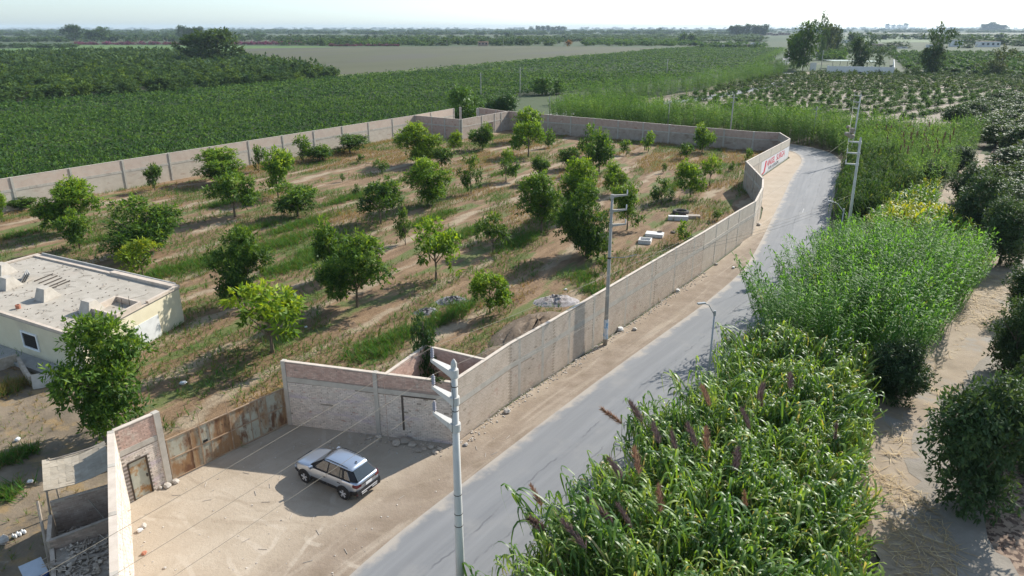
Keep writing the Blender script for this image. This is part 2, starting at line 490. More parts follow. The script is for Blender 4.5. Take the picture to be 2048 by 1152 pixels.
SOIL_DARK = M('field_soil', [(.3, (.035, .045, .018)), (.7, (.06, .075, .03))], .5, bump=.5, bscale=3)
SOIL_GROVE = M('grove_soil', [(.3, (.05, .05, .028)), (.7, (.09, .085, .05))], .3, bump=.5, bscale=3)
SOIL_TAN = M('tan_orchard_soil', [(.3, (.19, .155, .11)), (.7, (.27, .225, .165))], .25, layers=[((.16, .15, .08), .15, .55, .75, None)], bump=.5, bscale=2)
FALLOW = M('fallow_field', [(.3, (.06, .063, .024)), (.7, (.088, .086, .038))], .02, rot=.5, stretch=(1, .3, 1), layers=[((.075, .07, .045), .012, .5, .62, (1.2, .3, 1)), ((.06, .078, .02), .5, .55, .75, (1, .15, 1))], bump=.5, bscale=1.5)
GREENF = M('young_green_crop', [(.3, (.06, .125, .022)), (.7, (.10, .165, .03))], .03, layers=[((.045, .09, .02), .35, .5, .7, (1, .2, 1))], bump=.6, bscale=1.5)
VERGE = M('grassy_field_edge', [(.3, (.09, .12, .025)), (.7, (.13, .14, .05))], .1, bump=.5, bscale=2)
LITTER = M('cane_litter', [(.3, (.06, .045, .03)), (.7, (.13, .10, .065))], 1.5, layers=[((.26, .19, .11), 4.0, .55, .7, (1, 1, 1))], bump=.7, bscale=12)
SCRUB = M('scrub_ground', [(.25, (.10, .08, .055)), (.5, (.2, .155, .105)), (.75, (.31, .245, .17))], .35,
          layers=[((.26, .18, .09), .8, .5, .66, None), ((.12, .13, .05), .5, .60, .74, None), ((.44, .39, .31), .3, .64, .72, None)], bump=.8, bscale=6, bdist=.05)
TRACK = M('dirt_track', [(.25, (.215, .168, .117)), (.5, (.30, .236, .168)), (.75, (.37, .30, .22))], .5,
          layers=[((.27, .245, .21), .35, .54, .68, (1, 1, 1)), ((.2, .16, .11), 1.6, .6, .72, None)], bump=.6, bscale=7, bdist=.04)
DITCH = M('grey_silt', [(.3, (.20, .175, .14)), (.7, (.29, .255, .21))], .7, layers=[((.25, .22, .19), 1.2, .58, .7, None)], bump=.7, bscale=5, bdist=.05)
LEAFY = M('leaf_strewn_soil', [(.3, (.24, .165, .115)), (.7, (.34, .25, .18))], .5, layers=[((.075, .045, .032), 3.0, .47, .56, None), ((.13, .085, .06), 1.2, .5, .7, None)], bump=.7, bscale=9)

crop_poly = [(-73, 72), (-62.5, 88.7), (-21.5, 154.6), (-14, 169), (1, 200), (1, 247), (12.8, 247.7), (63, 306), (144, 423), (290, 800), (225, 880), (150, 770),
             at(1240, 107), at(1040, 123), at(830, 143), at(700, 155), at(521, 170), at(312, 189), at(167, 198), at(104, 205), at(0, 212), (-230, 235), (-150, 70)]
sheet('crop_field', crop_poly, -.06, SOIL_DARK)
grove_poly = [at(0, 212), at(104, 205), at(167, 198), at(312, 189), at(521, 170), at(700, 155), at(660, 150), at(597, 139), at(521, 123), at(375, 111), at(194, 108), at(0, 115), (-560, 560), (-300, 215)]
sheet('grove_floor', grove_poly, -.055, SOIL_GROVE)
sheet('green_field', [at(0, 116), at(194, 109), at(375, 112), at(470, 112), at(700, 95.5), at(640, 92.5), at(300, 90.5), at(140, 90), at(0, 98), (-640, 560)], -.05, GREENF)
sheet('fallow_field', [at(475, 118), at(521, 123), at(597, 139), at(660, 150), at(700, 155), at(830, 143), at(1040, 123), at(1240, 107), at(1392, 97), at(1200, 93), at(1000, 92), at(700, 94), at(480, 97)], -.045, FALLOW)
sheet('field_verge', [at(620, 141), at(700, 150), at(830, 139), at(1040, 119), at(1240, 104), at(1392, 96.3), at(1392, 98), at(1240, 108), at(1040, 124), at(830, 144), at(700, 156)], -.035, VERGE)
young_poly = [(58, 205), (52, 232), (70, 262), (121, 352), (160, 372), (262, 372), (262, 300), (196, 240), (160, 196), (118, 175), (88, 178), (60, 190)]
sheet('young_orchard_ground', [(40, 175), (40, 232), (70, 270), (115, 362), (160, 384), (300, 395), (330, 300), (200, 170), (120, 165)], -.04, SOIL_TAN)
rowcrop_poly = [at(1785, 150), at(1790, 104), at(2060, 104), at(2060, 157)]
sheet('row_crop_field', [at(1780, 150), at(1778, 102), at(2100, 102), at(2100, 158)], -.03, SOIL_DARK)
PALEF = M('pale_green_pasture', [(.3, (.085, .125, .045)), (.7, (.115, .155, .06))], .01, bump=.3, bscale=1)
sheet('pasture', [at(1690, 84), at(2150, 86), at(2150, 77), at(1690, 72)], -.05, PALEF)
TANF = M('tan_stubble', [(.3, (.16, .145, .09)), (.7, (.2, .185, .12))], .01, bump=.3, bscale=1)
sheet('stubble_field', [at(1420, 78.5), at(1520, 75.5), at(1525, 78), at(1420, 80)], -.05, TANF)
sheet('stubble_field', [at(1690, 71.5), at(2150, 76.5), at(2150, 66), at(1690, 65)], -.05, M('dull_pasture', [(.3, (.11, .12, .065)), (.7, (.14, .14, .085))], .01))

# ground between the walls and everything near
sheet('scrub_ground', [(-60, -40), (-8, -40), (-13, 18), (-18.5, 28.2), (-17, 30.3), (-12.8, 35.8), (-18, 50), (-60, 92), (-90, 60)], -.02, SCRUB)

# the walled yard: weeds, tracks and dry grass in planting rows
m, nt = new_mat('yard_soil')
pos = coords(nt)
rv = nd(nt, 'ShaderNodeVectorRotate', {'Vector': pos, 'Angle': ROWA}, rotation_type='Z_AXIS').outputs[0]
sx = nd(nt, 'ShaderNodeSeparateXYZ', {'Vector': rv})
nz = noise(nt, coords(nt), .16, 4)
q = math_(nt, 'ADD', math_(nt, 'MULTIPLY', sx.outputs[0], 2*PI/5.6), math_(nt, 'MULTIPLY', nz, 5.0))
band = math_(nt, 'SINE', q)
sv = nd(nt, 'ShaderNodeVectorMath', {0: rv, 1: (1, .22, 1)}, operation='MULTIPLY').outputs[0]
n1 = noise(nt, sv, .55, 6)
base = ramp(nt, noise(nt, sv, 1.1, 7), [(.25, (.125, .078, .042)), (.45, (.19, .12, .066)), (.62, (.265, .175, .10)), (.8, (.34, .25, .16))])
trackf = sstep(nt, math_(nt, 'ADD', band, math_(nt, 'MULTIPLY', n1, 1.6)), 1.45, 1.9)
c = mix(nt, math_(nt, 'MULTIPLY', trackf, .8), base, (.355, .285, .195))
c = mix(nt, math_(nt, 'MULTIPLY', sstep(nt, math_(nt, 'ADD', math_(nt, 'MULTIPLY', band, -.09), noise(nt, sv, .6, 6)), .54, .64), .85), c, (.10, .135, .035))
c = mix(nt, sstep(nt, noise(nt, coords(nt, 'pos', 0, (1, 1, 1)), .35, 6), .60, .72), c, (.15, .10, .065))
c = mix(nt, sstep(nt, noise(nt, coords(nt), 4.5, 6), .56, .72), c, (.20, .14, .085))
finish(nt, c, .95, noise(nt, pos, 3.5, 8, .7), .12, .9)
YARD = m
yard_poly = [(-12.8, 35.6), (-3.2, 33.7), (-.1, 38.3), (5.7, 46), (11.6, 54.2), (17.6, 62.5), (23.6, 71.3), (29.5, 82.5), (31.4, 87.8), (33, 99.6), (48.3, 124.5), (49, 131.5), (44.5, 132.5), (6.1, 155.6), (-.8, 161), (-4, 168), (-13.2, 166.8), (-62.5, 85.9), (-75, 66), (-60, 55), (-44, 46), (-25, 40), (-17, 30.4)]
sheet('yard_ground', yard_poly, 0.0, YARD)

# road
road_l = [at(300, 1560), at(690, 1152), at(930, 964), at(1208, 752), at(1380, 630), at(1417, 602), at(1487, 543), at(1522, 484), at(1546, 432), at(1563, 400), at(1584, 353)]
road_l = [Vector((p.x, p.y)) for p in road_l] + [Vector(p) for p in ((47.6, 117.0), (50.6, 124.0), (51.8, 131.0), (49.5, 137.2), (43, 142.2), (26.5, 152), (10, 162.5), (3, 172), (6, 186), (20, 205), (45, 222), (70, 250), (100, 292), (133, 345))]+[Vector(at(*q)[:2]) for q in ((1522, 142), (1538, 136), (1556, 128), (1566, 118), (1573, 109), (1585, 98))]
def smooth_path(pts, it=2):
    for _ in range(it):
        q = [pts[0]]
        for a, b in zip(pts, pts[1:]): q += [a*.75+b*.25, a*.25+b*.75]
        pts = q+[pts[-1]]
    return pts
road_l = smooth_path(road_l)
ROADW = 6.3
def offset(pts, d):
    out = []
    for i, p in enumerate(pts):
        t = (pts[min(i+1, len(pts)-1)]-pts[max(i-1, 0)]).normalized()
        out.append(p+Vector((t.y, -t.x))*d)
    return out
K = 10
V, F, U, W = [], [], [], []
dist = 0
rows_ = [offset(road_l, ROADW*k/K) for k in range(K+1)]
for i in range(len(road_l)):
    if i: dist += (road_l[i]-road_l[i-1]).length
    for k in range(K+1):
        p = rows_[k][i]
        V.append((p.x, p.y, .05+.05*(1-(2*k/K-1)**2))); U.append(2*k/K-1); W.append(dist)
for i in range(len(road_l)-1):
    for k in range(K): F.append((i*(K+1)+k, i*(K+1)+k+1, (i+1)*(K+1)+k+1, (i+1)*(K+1)+k))
m, nt = new_mat('worn_asphalt')
u = nd(nt, 'ShaderNodeAttribute', attribute_name='u').outputs['Fac']
w = nd(nt, 'ShaderNodeAttribute', attribute_name='w').outputs['Fac']
uv = nd(nt, 'ShaderNodeCombineXYZ', {'X': math_(nt, 'MULTIPLY', u, 3.1), 'Y': math_(nt, 'MULTIPLY', w, .06)}).outputs[0]
c = ramp(nt, noise(nt, uv, 1.6, 6), [(.3, (.175, .178, .182)), (.5, (.20, .203, .206)), (.7, (.232, .234, .236))])
c = mix(nt, sstep(nt, noise(nt, coords(nt), .35, 5), .5, .8), c, (.25, .245, .235))
c = mix(nt, math_(nt, 'MULTIPLY', sstep(nt, noise(nt, coords(nt), 60, 2), .5, .8), .35), c, (.12, .12, .125))
# two polished wheel paths and thin dark broken lines that run with the road
for cu in (-.48, .46):
    g = sstep(nt, math_(nt, 'ABSOLUTE', math_(nt, 'SUBTRACT', u, cu)), .16, .02)
    c = mix(nt, math_(nt, 'MULTIPLY', g, .22), c, (.155, .158, .162))
for cu, s in ((.30, 3), (-.15, 5), (.66, 7)):
    wob = math_(nt, 'MULTIPLY', math_(nt, 'SUBTRACT', noise(nt, nd(nt, 'ShaderNodeCombineXYZ', {'X': math_(nt, 'MULTIPLY', w, .12), 'Y': float(s)}).outputs[0], 1.0, 6, .7), .5), .5)
    dd = math_(nt, 'ABSOLUTE', math_(nt, 'SUBTRACT', math_(nt, 'ADD', u, wob), cu))
    g = math_(nt, 'MULTIPLY', sstep(nt, dd, .022, .006), sstep(nt, noise(nt, coords(nt), .5, 4), .42, .6))
    c = mix(nt, math_(nt, 'MULTIPLY', g, .6), c, (.09, .092, .10))
edge = math_(nt, 'ADD', math_(nt, 'ABSOLUTE', u), math_(nt, 'MULTIPLY', math_(nt, 'SUBTRACT', noise(nt, coords(nt), .7, 7), .5), .62))
c = mix(nt, math_(nt, 'MULTIPLY', sstep(nt, edge, .80, 1.0), .8), c, (.40, .35, .29))
finish(nt, c, .82, noise(nt, coords(nt), 45, 3), .006, .5, spec=.35)
road = link_mesh('road', mesh_np('road', V, F, m, {'u': U, 'w': W}, smooth=True))
tag(road, kind='structure')

# faded lane dashes
DASH = M('faded_road_paint', [(.4, (.30, .30, .30)), (.6, (.5, .5, .49))], 3.0)
centre = offset(road_l, ROADW*.5)
b_ = MB()
for px, py in ((1583, 497), (1606, 423)):
    p = at(px, py)
    i = min(range(len(centre)), key=lambda i: (centre[i]-Vector(p[:2])).length)
    t = (centre[i+1]-centre[i]).normalized()
    b_.box((p.x, p.y, .106), (.10, 2.2, .008), -math.atan2(t.x, t.y))
tag(b_.build('lane_marking', DASH), kind='structure')

# shoulder and forecourt
m, nt = new_mat('forecourt_sand')
pos = coords(nt)
sp = nd(nt, 'ShaderNodeSeparateXYZ', {'Vector': pos})
# signed distance left of the road edge (straight near stretch)
A_, B_ = Vector((-6.9, 23.6)), Vector((6.0, 41.6))
tt = (B_-A_).normalized(); nn = Vector((-tt.y, tt.x))
dl = math_(nt, 'ADD', math_(nt, 'ADD', math_(nt, 'MULTIPLY', sp.outputs[0], nn.x), math_(nt, 'MULTIPLY', sp.outputs[1], nn.y)), -(A_.x*nn.x+A_.y*nn.y))
dln = math_(nt, 'ADD', dl, math_(nt, 'MULTIPLY', math_(nt, 'SUBTRACT', noise(nt, pos, .35, 5), .5), 4.0))
shoulder = ramp(nt, noise(nt, pos, .8, 7), [(.25, (.19, .145, .10)), (.5, (.245, .19, .14)), (.75, (.31, .25, .19))])
sand = ramp(nt, noise(nt, pos, .5, 7), [(.25, (.33, .268, .195)), (.5, (.395, .325, .245)), (.75, (.45, .38, .295))])
c = mix(nt, sstep(nt, dln, 1.2, 4.2), shoulder, sand)
c = mix(nt, math_(nt, 'MULTIPLY', sstep(nt, noise(nt, coords(nt, 'pos', .62, (1, .10, 1)), 1.3, 5, .6, .8), .5, .7), .40), c, (.47, .40, .315))
c = mix(nt, sstep(nt, noise(nt, pos, 9.0, 5), .63, .74), c, (.25, .19, .13))
c = mix(nt, math_(nt, 'MULTIPLY', sstep(nt, noise(nt, pos, .25, 4), .55, .75), .5), c, (.30, .235, .165))
for k, (cx_, cy_, r_) in enumerate(((-26, 12, 17.2), (-26, 12, 18.7), (-3, 48, 20.5), (-3, 48, 22.0), (-20, 8, 19.4), (-20, 8, 20.9), (-12, 46, 17.6), (-12, 46, 19.1), (-30, 30, 20.0), (-30, 30, 21.5))):
    dv = nd(nt, 'ShaderNodeVectorMath', {0: pos, 1: (cx_, cy_, 0)}, operation='DISTANCE').outputs['Value']
    dd = math_(nt, 'ABSOLUTE', math_(nt, 'ADD', math_(nt, 'SUBTRACT', dv, r_), math_(nt, 'MULTIPLY', math_(nt, 'SUBTRACT', noise(nt, pos, .3, 3), .5), 1.2)))
    gm = math_(nt, 'MULTIPLY', sstep(nt, dd, .16, .07), sstep(nt, noise(nt, pos, .33+.03*k, 4), .45, .6))
    c = mix(nt, math_(nt, 'MULTIPLY', gm, .45), c, (.50, .43, .345) if k % 4 < 2 else (.30, .24, .175))
hb = noise(nt, pos, 5, 8, .7)
finish(nt, c, .95, hb, .05, .7)
FORE = m
rl_in = offset(road_l, .5)
sh = [p for p in rl_in if p.y < 150 and p.x < 60 and p.y > 0]
sh_poly = [tuple(p) for p in sh if p.y < 140]
wallside = [(49.5, 133), (48.6, 124.4), (33.2, 99.5), (31.7, 87.6), (29.7, 82.4), (23.8, 71.2), (17.8, 62.4), (11.8, 54.1), (5.9, 45.9), (.1, 38.2), (-3.1, 33.6), (-12.8, 35.6), (-17.2, 30.2), (-18.3, 28.3), (-13.1, 18.9), (-9, 4)]
sheet('dirt_forecourt', sh_poly+wallside, .012, FORE)
rr = [p for p in offset(road_l, ROADW-.4) if -5 < p.y]
# right verge under the canes and far side of the road
side = [p for p in rr if p.y < 160]
sheet('cane_ground', [tuple(p) for p in side] + [(20, 175), (60, 175), (88, 178), (112, 165), (98, 147), (84, 128), (79.9, 123.3), (59.5, 96.7), (51.3, 84.1), (43.8, 62.5), (32.8, 50.1), (20.4, 35.5), (17.4, 28.6), (15.2, 23.6), (13, 0), (-6, -5)], .005, LITTER)
track_l = [(12.5, -5), (15.2, 23.6), (17.2, 28.6), (20.2, 35.5), (32.4, 50.1), (43.4, 62.5), (51, 84.1), (59.2, 96.7), (79.5, 123.3), (83, 128.5)]
track_r = [(86.5, 128), (83.5, 124.5), (62.6, 96.6), (55.5, 83.5), (51.0, 67), (45.6, 58), (34.8, 45.3), (26.2, 37), (21.2, 30.7), (19.8, 24.5), (19.5, -5)]
sheet('dirt_track', rough(track_l+track_r, 1.0, .3), .02, TRACK)
sheet('silt_ditch', rough([(50.3, 67.5), (45.0, 58.6), (34.2, 46.0), (25.5, 37.6), (20.4, 31.2), (18.6, 24.5), (18.2, 20), (21.5, 20), (21.0, 24.2), (22.5, 30.0), (27.4, 36.3), (36.0, 44.5), (46.8, 57.0), (52.2, 66.5)], .8, .38, 2), .032, DITCH)
sheet('mango_ground', track_r[::-1][:0] + [(19.4, -5), (19.7, 24.5), (21.0, 30.7), (26.0, 37), (34.6, 45.3), (45.4, 58), (50.8, 67), (55.3, 83.5), (62.4, 96.6), (83.4, 124.5), (98, 145), (104, 160), (150, 214), (260, 230), (260, 60), (60, -5)], .01, LEAFY)

# haze: one closed box of even air
hz = MB()
hz.box((0, 5950, 25.0), (18200, 12300, 52.4))
HZM, nt = new_mat('haze_air')
pv = nd(nt, 'ShaderNodeVolumePrincipled', {'Color': (.72, .87, 1.0, 1), 'Density': .00008, 'Anisotropy': 0.0})
nd(nt, 'ShaderNodeOutputMaterial', {'Volume': pv.outputs[0]})
tag(hz.build('haze', HZM), kind='stuff')
# ------------------------------------------------------------------ brick walls
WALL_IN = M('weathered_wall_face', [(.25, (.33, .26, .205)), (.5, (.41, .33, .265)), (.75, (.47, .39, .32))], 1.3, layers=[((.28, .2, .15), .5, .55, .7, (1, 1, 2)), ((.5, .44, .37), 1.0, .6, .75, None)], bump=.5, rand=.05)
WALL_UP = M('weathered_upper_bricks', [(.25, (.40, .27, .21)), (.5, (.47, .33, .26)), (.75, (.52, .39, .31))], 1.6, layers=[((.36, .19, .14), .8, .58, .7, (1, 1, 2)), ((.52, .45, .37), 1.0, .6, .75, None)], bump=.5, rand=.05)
CAP = M('mortar_cap', [(.3, (.50, .42, .34)), (.7, (.62, .54, .45))], 2.0, bump=.4)

MORTAR_T = M('tan_mortar', [(.3, (.30, .24, .18)), (.7, (.40, .33, .26))], 1.2, bump=.3)

def brick_variants(name, mat, k=5, size=(.242, .034, .090), jit=.004):
    out = []
    for i in range(k):
        b = MB(); b.box((0, 0, 0), size, jit=jit)
        me = bpy.data.meshes.new(name)
        me.from_pydata([tuple(p) for p in b.v], [], b.f)
        me.materials.append(mat)
        out.append(me)
    return out
BV = {}
BOXF = np.array([(0,3,2,1),(4,5,6,7),(0,1,5,4),(1,2,6,5),(2,3,7,6),(3,0,4,7)])
BOXV = np.array([(-1,-1,-1),(1,-1,-1),(1,1,-1),(-1,1,-1),(-1,-1,1),(1,-1,1),(1,1,1),(-1,1,1)], dtype=float)/2

def lay_bricks(root, groups, n_single=300, name='brick', proud=(-.0135, -.010), jit=.004):
    """groups: (P, Q, z0, z1a, z1b, openings, mat, gaps) laid on the right-hand face of P->Q"""
    allb = []
    for (P, Q, z0, z1a, z1b, opens, mat, gap) in groups:
        P, Q = Vector(P[:2]), Vector(Q[:2])
        L = (Q-P).length; t = (Q-P)/L; n = Vector((t.y, -t.x)); ang = math.atan2(t.y, t.x)
        r = 0
        z = z0+.052
        while z+.05 < max(z1a, z1b):
            s = .13+(.127 if r % 2 else 0)
            while s < L-.10:
                top = z1a+(z1b-z1a)*s/L
                ok = z+.045 < top and not any(a-.1 < s < b+.1 and c-.03 < z < d+.03 for a, b, c, d in opens)
                if ok and rnd.random() > gap:
                    p = P+t*(s+rnd.uniform(-.012, .012))+n*rnd.uniform(*proud)
                    allb.append((p.x, p.y, z+rnd.uniform(-.005, .005), ang+rnd.uniform(-3*jit, 3*jit), mat))
                s += .254
            z += .101; r += 1
    allb.sort(key=lambda b: b[0]**2+b[1]**2+(CAM_H-b[2])**2)
    o0 = wloc(root)
    for b in allb[:n_single]:
        if b[4].name not in BV: BV[b[4].name] = brick_variants(name, b[4], jit=jit)
        link_mesh(name, rnd.choice(BV[b[4].name]), root, (b[0]-o0.x, b[1]-o0.y, b[2]-o0.z), b[3])
    rest = allb[n_single:]
    if rest:
        mats = []
        for b in rest:
            if b[4] not in mats: mats.append(b[4])
        A = np.array([(b[0]-o0.x, b[1]-o0.y, b[2]-o0.z, b[3]) for b in rest])
        T = BOXV*np.array((.242, .034, .090))
        T = T[None]+np.random.default_rng(3).uniform(-jit, jit, (len(A), 8, 3))
        c, s = np.cos(A[:, 3])[:, None], np.sin(A[:, 3])[:, None]
        Vv = np.stack([T[..., 0]*c-T[..., 1]*s+A[:, 0:1], T[..., 0]*s+T[..., 1]*c+A[:, 1:2], T[..., 2]+A[:, 2:3]], -1)
        Ff = (BOXF[None]+np.arange(len(A))[:, None, None]*8).reshape(-1, 4)
        mi = np.repeat([mats.index(b[4]) for b in rest], 6)
        o = link_mesh('brickwork', mesh_np('brickwork', Vv, Ff, mats, midx=mi), root)
        o['kind'] = 'stuff'

def wall_run(label, path, th, beam, cols, side_cols=0, low=MORTAR_W, up=MORTAR_P, bricks=None, n_single=300, opens=(), col_w=.24, col_mat=CONC, cap=True, name='boundary_wall', col_proud=.03, group=None, beam_proud=.025, proud=(-.0135, -.010), jit=.004):
    """path [(x, y, h)], outer face on the right; beam (z0, z1) as a share of the height; cols = arc lengths"""
    root = empty(name, (path[0][0], path[0][1], 0), label=label, cat='wall', group=group)
    lo, upb, be, ca = MB(), MB(), MB(), MB()
    groups = []
    s0 = 0
    for i, (a, b) in enumerate(zip(path, path[1:])):
        P, Q = Vector(a[:2]), Vector(b[:2])
        L = (Q-P).length; t = (Q-P)/L
        ha, hb = a[2], b[2]
        P2, Q2 = P-t*(.0 if i == 0 else .0), Q
        op = [(x-s0, y-s0, z0, z1) for x, y, z0, z1 in opens if s0 <= x < s0+L]
        cuts = sorted([(x, y, z1) for x, y, z0, z1 in op])
        pieces, x0 = [], 0
        for x, y, z1 in cuts:
            pieces.append((x0, x, 0)); pieces.append((x, y, z1)); x0 = y
        pieces.append((x0, L, 0))
        for x, y, zb in pieces:
            lo.seg(P+t*x, P+t*y, th, zb-(.15 if zb == 0 else 0), beam[0]*ha, -th/2, beam[0]*hb, None)
        upb.seg(P, Q, th, beam[1]*ha, ha, -th/2, hb, beam[1]*hb)
        be.seg(P, Q, th+2*beam_proud, beam[0]*ha, beam[1]*ha, -th/2, beam[1]*hb, beam[0]*hb)
        if cap: ca.seg(P, Q, th+.03, ha+.001, ha+.045, -th/2, hb+.045, hb+.001)
        if bricks:
            groups.append((P, Q, .0, beam[0]*ha, beam[0]*hb, op, bricks[0], .006))
            groups.append((P, Q, beam[1]*ha, ha, hb, [], bricks[1], .006))
        s0 += L
    lo.build('wall_face', low, root); upb.build('upper_wall_face', up, root); be.build('beam', CONC, root)
    if cap: ca.build('coping', CAP, root)
    # columns
    for s in cols:
        acc = 0
        for a, b in zip(path, path[1:]):
            P, Q = Vector(a[:2]), Vector(b[:2]); L = (Q-P).length
            if s <= acc+L+.01:
                f = (s-acc)/L; t = (Q-P)/L; n = Vector((t.y, -t.x))
                p = P+(Q-P)*f; h = a[2]+(b[2]-a[2])*f
                c = MB()
                c.box((p.x-n.x*th/2, p.y-n.y*th/2, (h+.06)/2), (col_w, th+.056+2*col_proud, h+.06), math.atan2(t.y, t.x), jit=.004)
                c.build('column', col_mat, root)
                break
            acc += L
    if bricks: lay_bricks(root, groups, n_single, proud=proud, jit=jit)
    return root

P0, P1 = (-12.85, 35.6), (-3.15, 33.5)
entrance = wall_run('white brick wall with pink upper courses behind the silver car, right of the rusty gate', [P0+(4.0,), P1+(3.75,)], .18, (.70, .775), [.14, 5.55], bricks=(BRICK_W, BRICK_P), n_single=300, opens=())
# bricked-up doorway outline in the entrance wall
pr = MB()
tE = (Vector(P1)-Vector(P0)).normalized(); nE = Vector((tE.y, -tE.x))
def onE(s, z, o=.0): p = Vector(P0)+tE*s+nE*o; return Vector((p.x, p.y, z))
pr.seg(onE(7.0, 0), onE(7.10, 0), .05, .55, 2.72, .022)
pr.seg(onE(7.10, 0), onE(9.0, 0), .05, 2.64, 2.72, .022)
pr.build('door_frame', DARKWOOD, entrance)

road_path = [(-3.1, 33.62, 3.75), (-.1, 38.3, 3.8), (2.7, 41.9, 3.85), (5.7, 46.0, 3.9), (11.6, 54.2, 3.9), (17.6, 62.5, 3.9), (23.6, 71.3, 3.8), (26.4, 75.2, 3.75), (29.6, 82.5, 3.7), (31.4, 87.8, 3.7)]
def arc(path):
    s = [0]
    for a, b in zip(path, path[1:]): s.append(s[-1]+math.hypot(b[0]-a[0], b[1]-a[1]))
    return s
sa = arc(road_path)
# brick geometry where bricks can still be told apart, texture beyond
wall_run('long sunlit brick wall beside the road, from the entrance corner past the tall pole to the bend', road_path[:6], .18, (.58, .67),
         [.12, sa[1]+.9, 8.9, 12.0, sa[3]+.1, 20.2, 24.6, 29.2, 33.2], low=MORTAR_T, up=MORTAR_T, bricks=(BRICK_T, BRICK_T), n_single=300, col_proud=-.0215, beam_proud=.004, proud=(-.0145, -.0130), jit=.0015)
wall_run('far stretch of the sunlit roadside wall where it curves towards the painted lettering', road_path[5:], .18, (.58, .67),
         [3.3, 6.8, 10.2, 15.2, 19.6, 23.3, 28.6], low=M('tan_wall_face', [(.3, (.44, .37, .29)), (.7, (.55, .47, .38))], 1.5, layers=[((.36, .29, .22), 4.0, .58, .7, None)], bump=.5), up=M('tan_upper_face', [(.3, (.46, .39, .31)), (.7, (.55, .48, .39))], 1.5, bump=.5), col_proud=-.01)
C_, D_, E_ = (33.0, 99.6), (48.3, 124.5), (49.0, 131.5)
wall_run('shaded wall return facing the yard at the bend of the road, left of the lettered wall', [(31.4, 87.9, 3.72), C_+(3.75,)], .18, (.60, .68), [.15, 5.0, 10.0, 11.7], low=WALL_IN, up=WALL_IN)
signwall = wall_run('outward bulging wall painted white with large red lettering beside the road bend', [C_+(3.75,), D_+(3.25,)], .18, (.64, .70), [7.5, 15.0, 22.0, 29.1], low=M('pale_plaster_face', [(.3, (.50, .43, .34)), (.7, (.58, .51, .42))], 1.2, bump=.4), up=M('pale_upper_face', [(.3, (.53, .47, .38)), (.7, (.60, .54, .45))], 1.2, bump=.4), col_proud=-.015)  # lettered wall has lighter tan colours on lower and upper faces
far_path = [E_+(3.35,), (44.5, 132.6, 3.4), (6.1, 155.6, 4.0), (-.8, 161.2, 4.0)]
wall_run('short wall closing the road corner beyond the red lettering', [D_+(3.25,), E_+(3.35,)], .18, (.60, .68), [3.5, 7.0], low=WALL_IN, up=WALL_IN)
Lf = arc(far_path)[-1]
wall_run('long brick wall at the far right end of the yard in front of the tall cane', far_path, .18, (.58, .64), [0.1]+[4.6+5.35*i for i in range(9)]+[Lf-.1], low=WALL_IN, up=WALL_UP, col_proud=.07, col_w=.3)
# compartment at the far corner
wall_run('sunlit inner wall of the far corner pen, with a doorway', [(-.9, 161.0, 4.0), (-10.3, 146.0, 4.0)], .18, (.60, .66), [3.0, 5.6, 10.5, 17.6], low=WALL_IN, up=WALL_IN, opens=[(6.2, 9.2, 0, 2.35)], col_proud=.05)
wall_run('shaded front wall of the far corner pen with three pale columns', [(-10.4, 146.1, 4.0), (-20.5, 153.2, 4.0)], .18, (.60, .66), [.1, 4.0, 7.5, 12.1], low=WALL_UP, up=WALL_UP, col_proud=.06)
wall_run('back wall of the far corner pen under the dark bushes', [(-.9, 161.4, 3.9), (-7.6, 169.3, 3.9)], .18, (.60, .66), [4.0, 10.2], low=WALL_UP, up=WALL_UP)
Ll = math.hypot(-13.2+75, 166.8-66)
tL = Vector((-20.5+62.5, 153.2-85.9)).normalized()
st = Vector((-20.5, 153.2))-tL*104
Lp = [(st.x, st.y, 4.0), (-20.5, 153.2, 4.0), (-13.2, 166.8, 4.0)]
wall_run('long pale brick wall with columns dividing the yard from the green crop field', Lp, .18, (.58, .66), [104-7.1*i for i in range(15)][::-1]+[110, 119.2], low=M('pale_brick_face', [(.3, (.47, .40, .32)), (.7, (.56, .49, .40))], 1.2, layers=[((.42, .33, .26), .7, .55, .7, (1, 1, 3))], bump=.4), up=M('rosy_brick_face', [(.3, (.50, .38, .30)), (.7, (.57, .46, .37))], 1.0, layers=[((.52, .45, .37), .6, .55, .72, (1, 1, 3))], bump=.4), col_proud=.05, col_w=.30)
for px, py in ((913, 240), (934, 239)):
    p = at(px, py)
    MBp = MB(); MBp.box((0, 0, 2.6), (.4, .4, 5.2), .5)
    o = MBp.build('concrete_post', CONC, origin=(0, 0, 0)); o.location = (p.x*.0+(-11.2 if px < 920 else -7.4), 158.0 if px < 920 else 156.0, 0)
    tag(o, 'free-standing pale concrete post inside the far corner pen, %s' % ('beside the field wall' if px < 920 else 'just left of the pen doorway'), 'post', 'posts in the far corner pen')

# pen in the near corner
pen = wall_run('pink brick walls of the small pen behind the entrance corner', [(-6.9, 34.3, 3.75), (-5.1, 38.2, 3.7), (-1.55, 36.15, 3.8)], .16, (.60, .605), [4.3], low=WALL_UP, up=WALL_UP, bricks=(BRICK_P, BRICK_P), n_single=0, col_proud=.02)

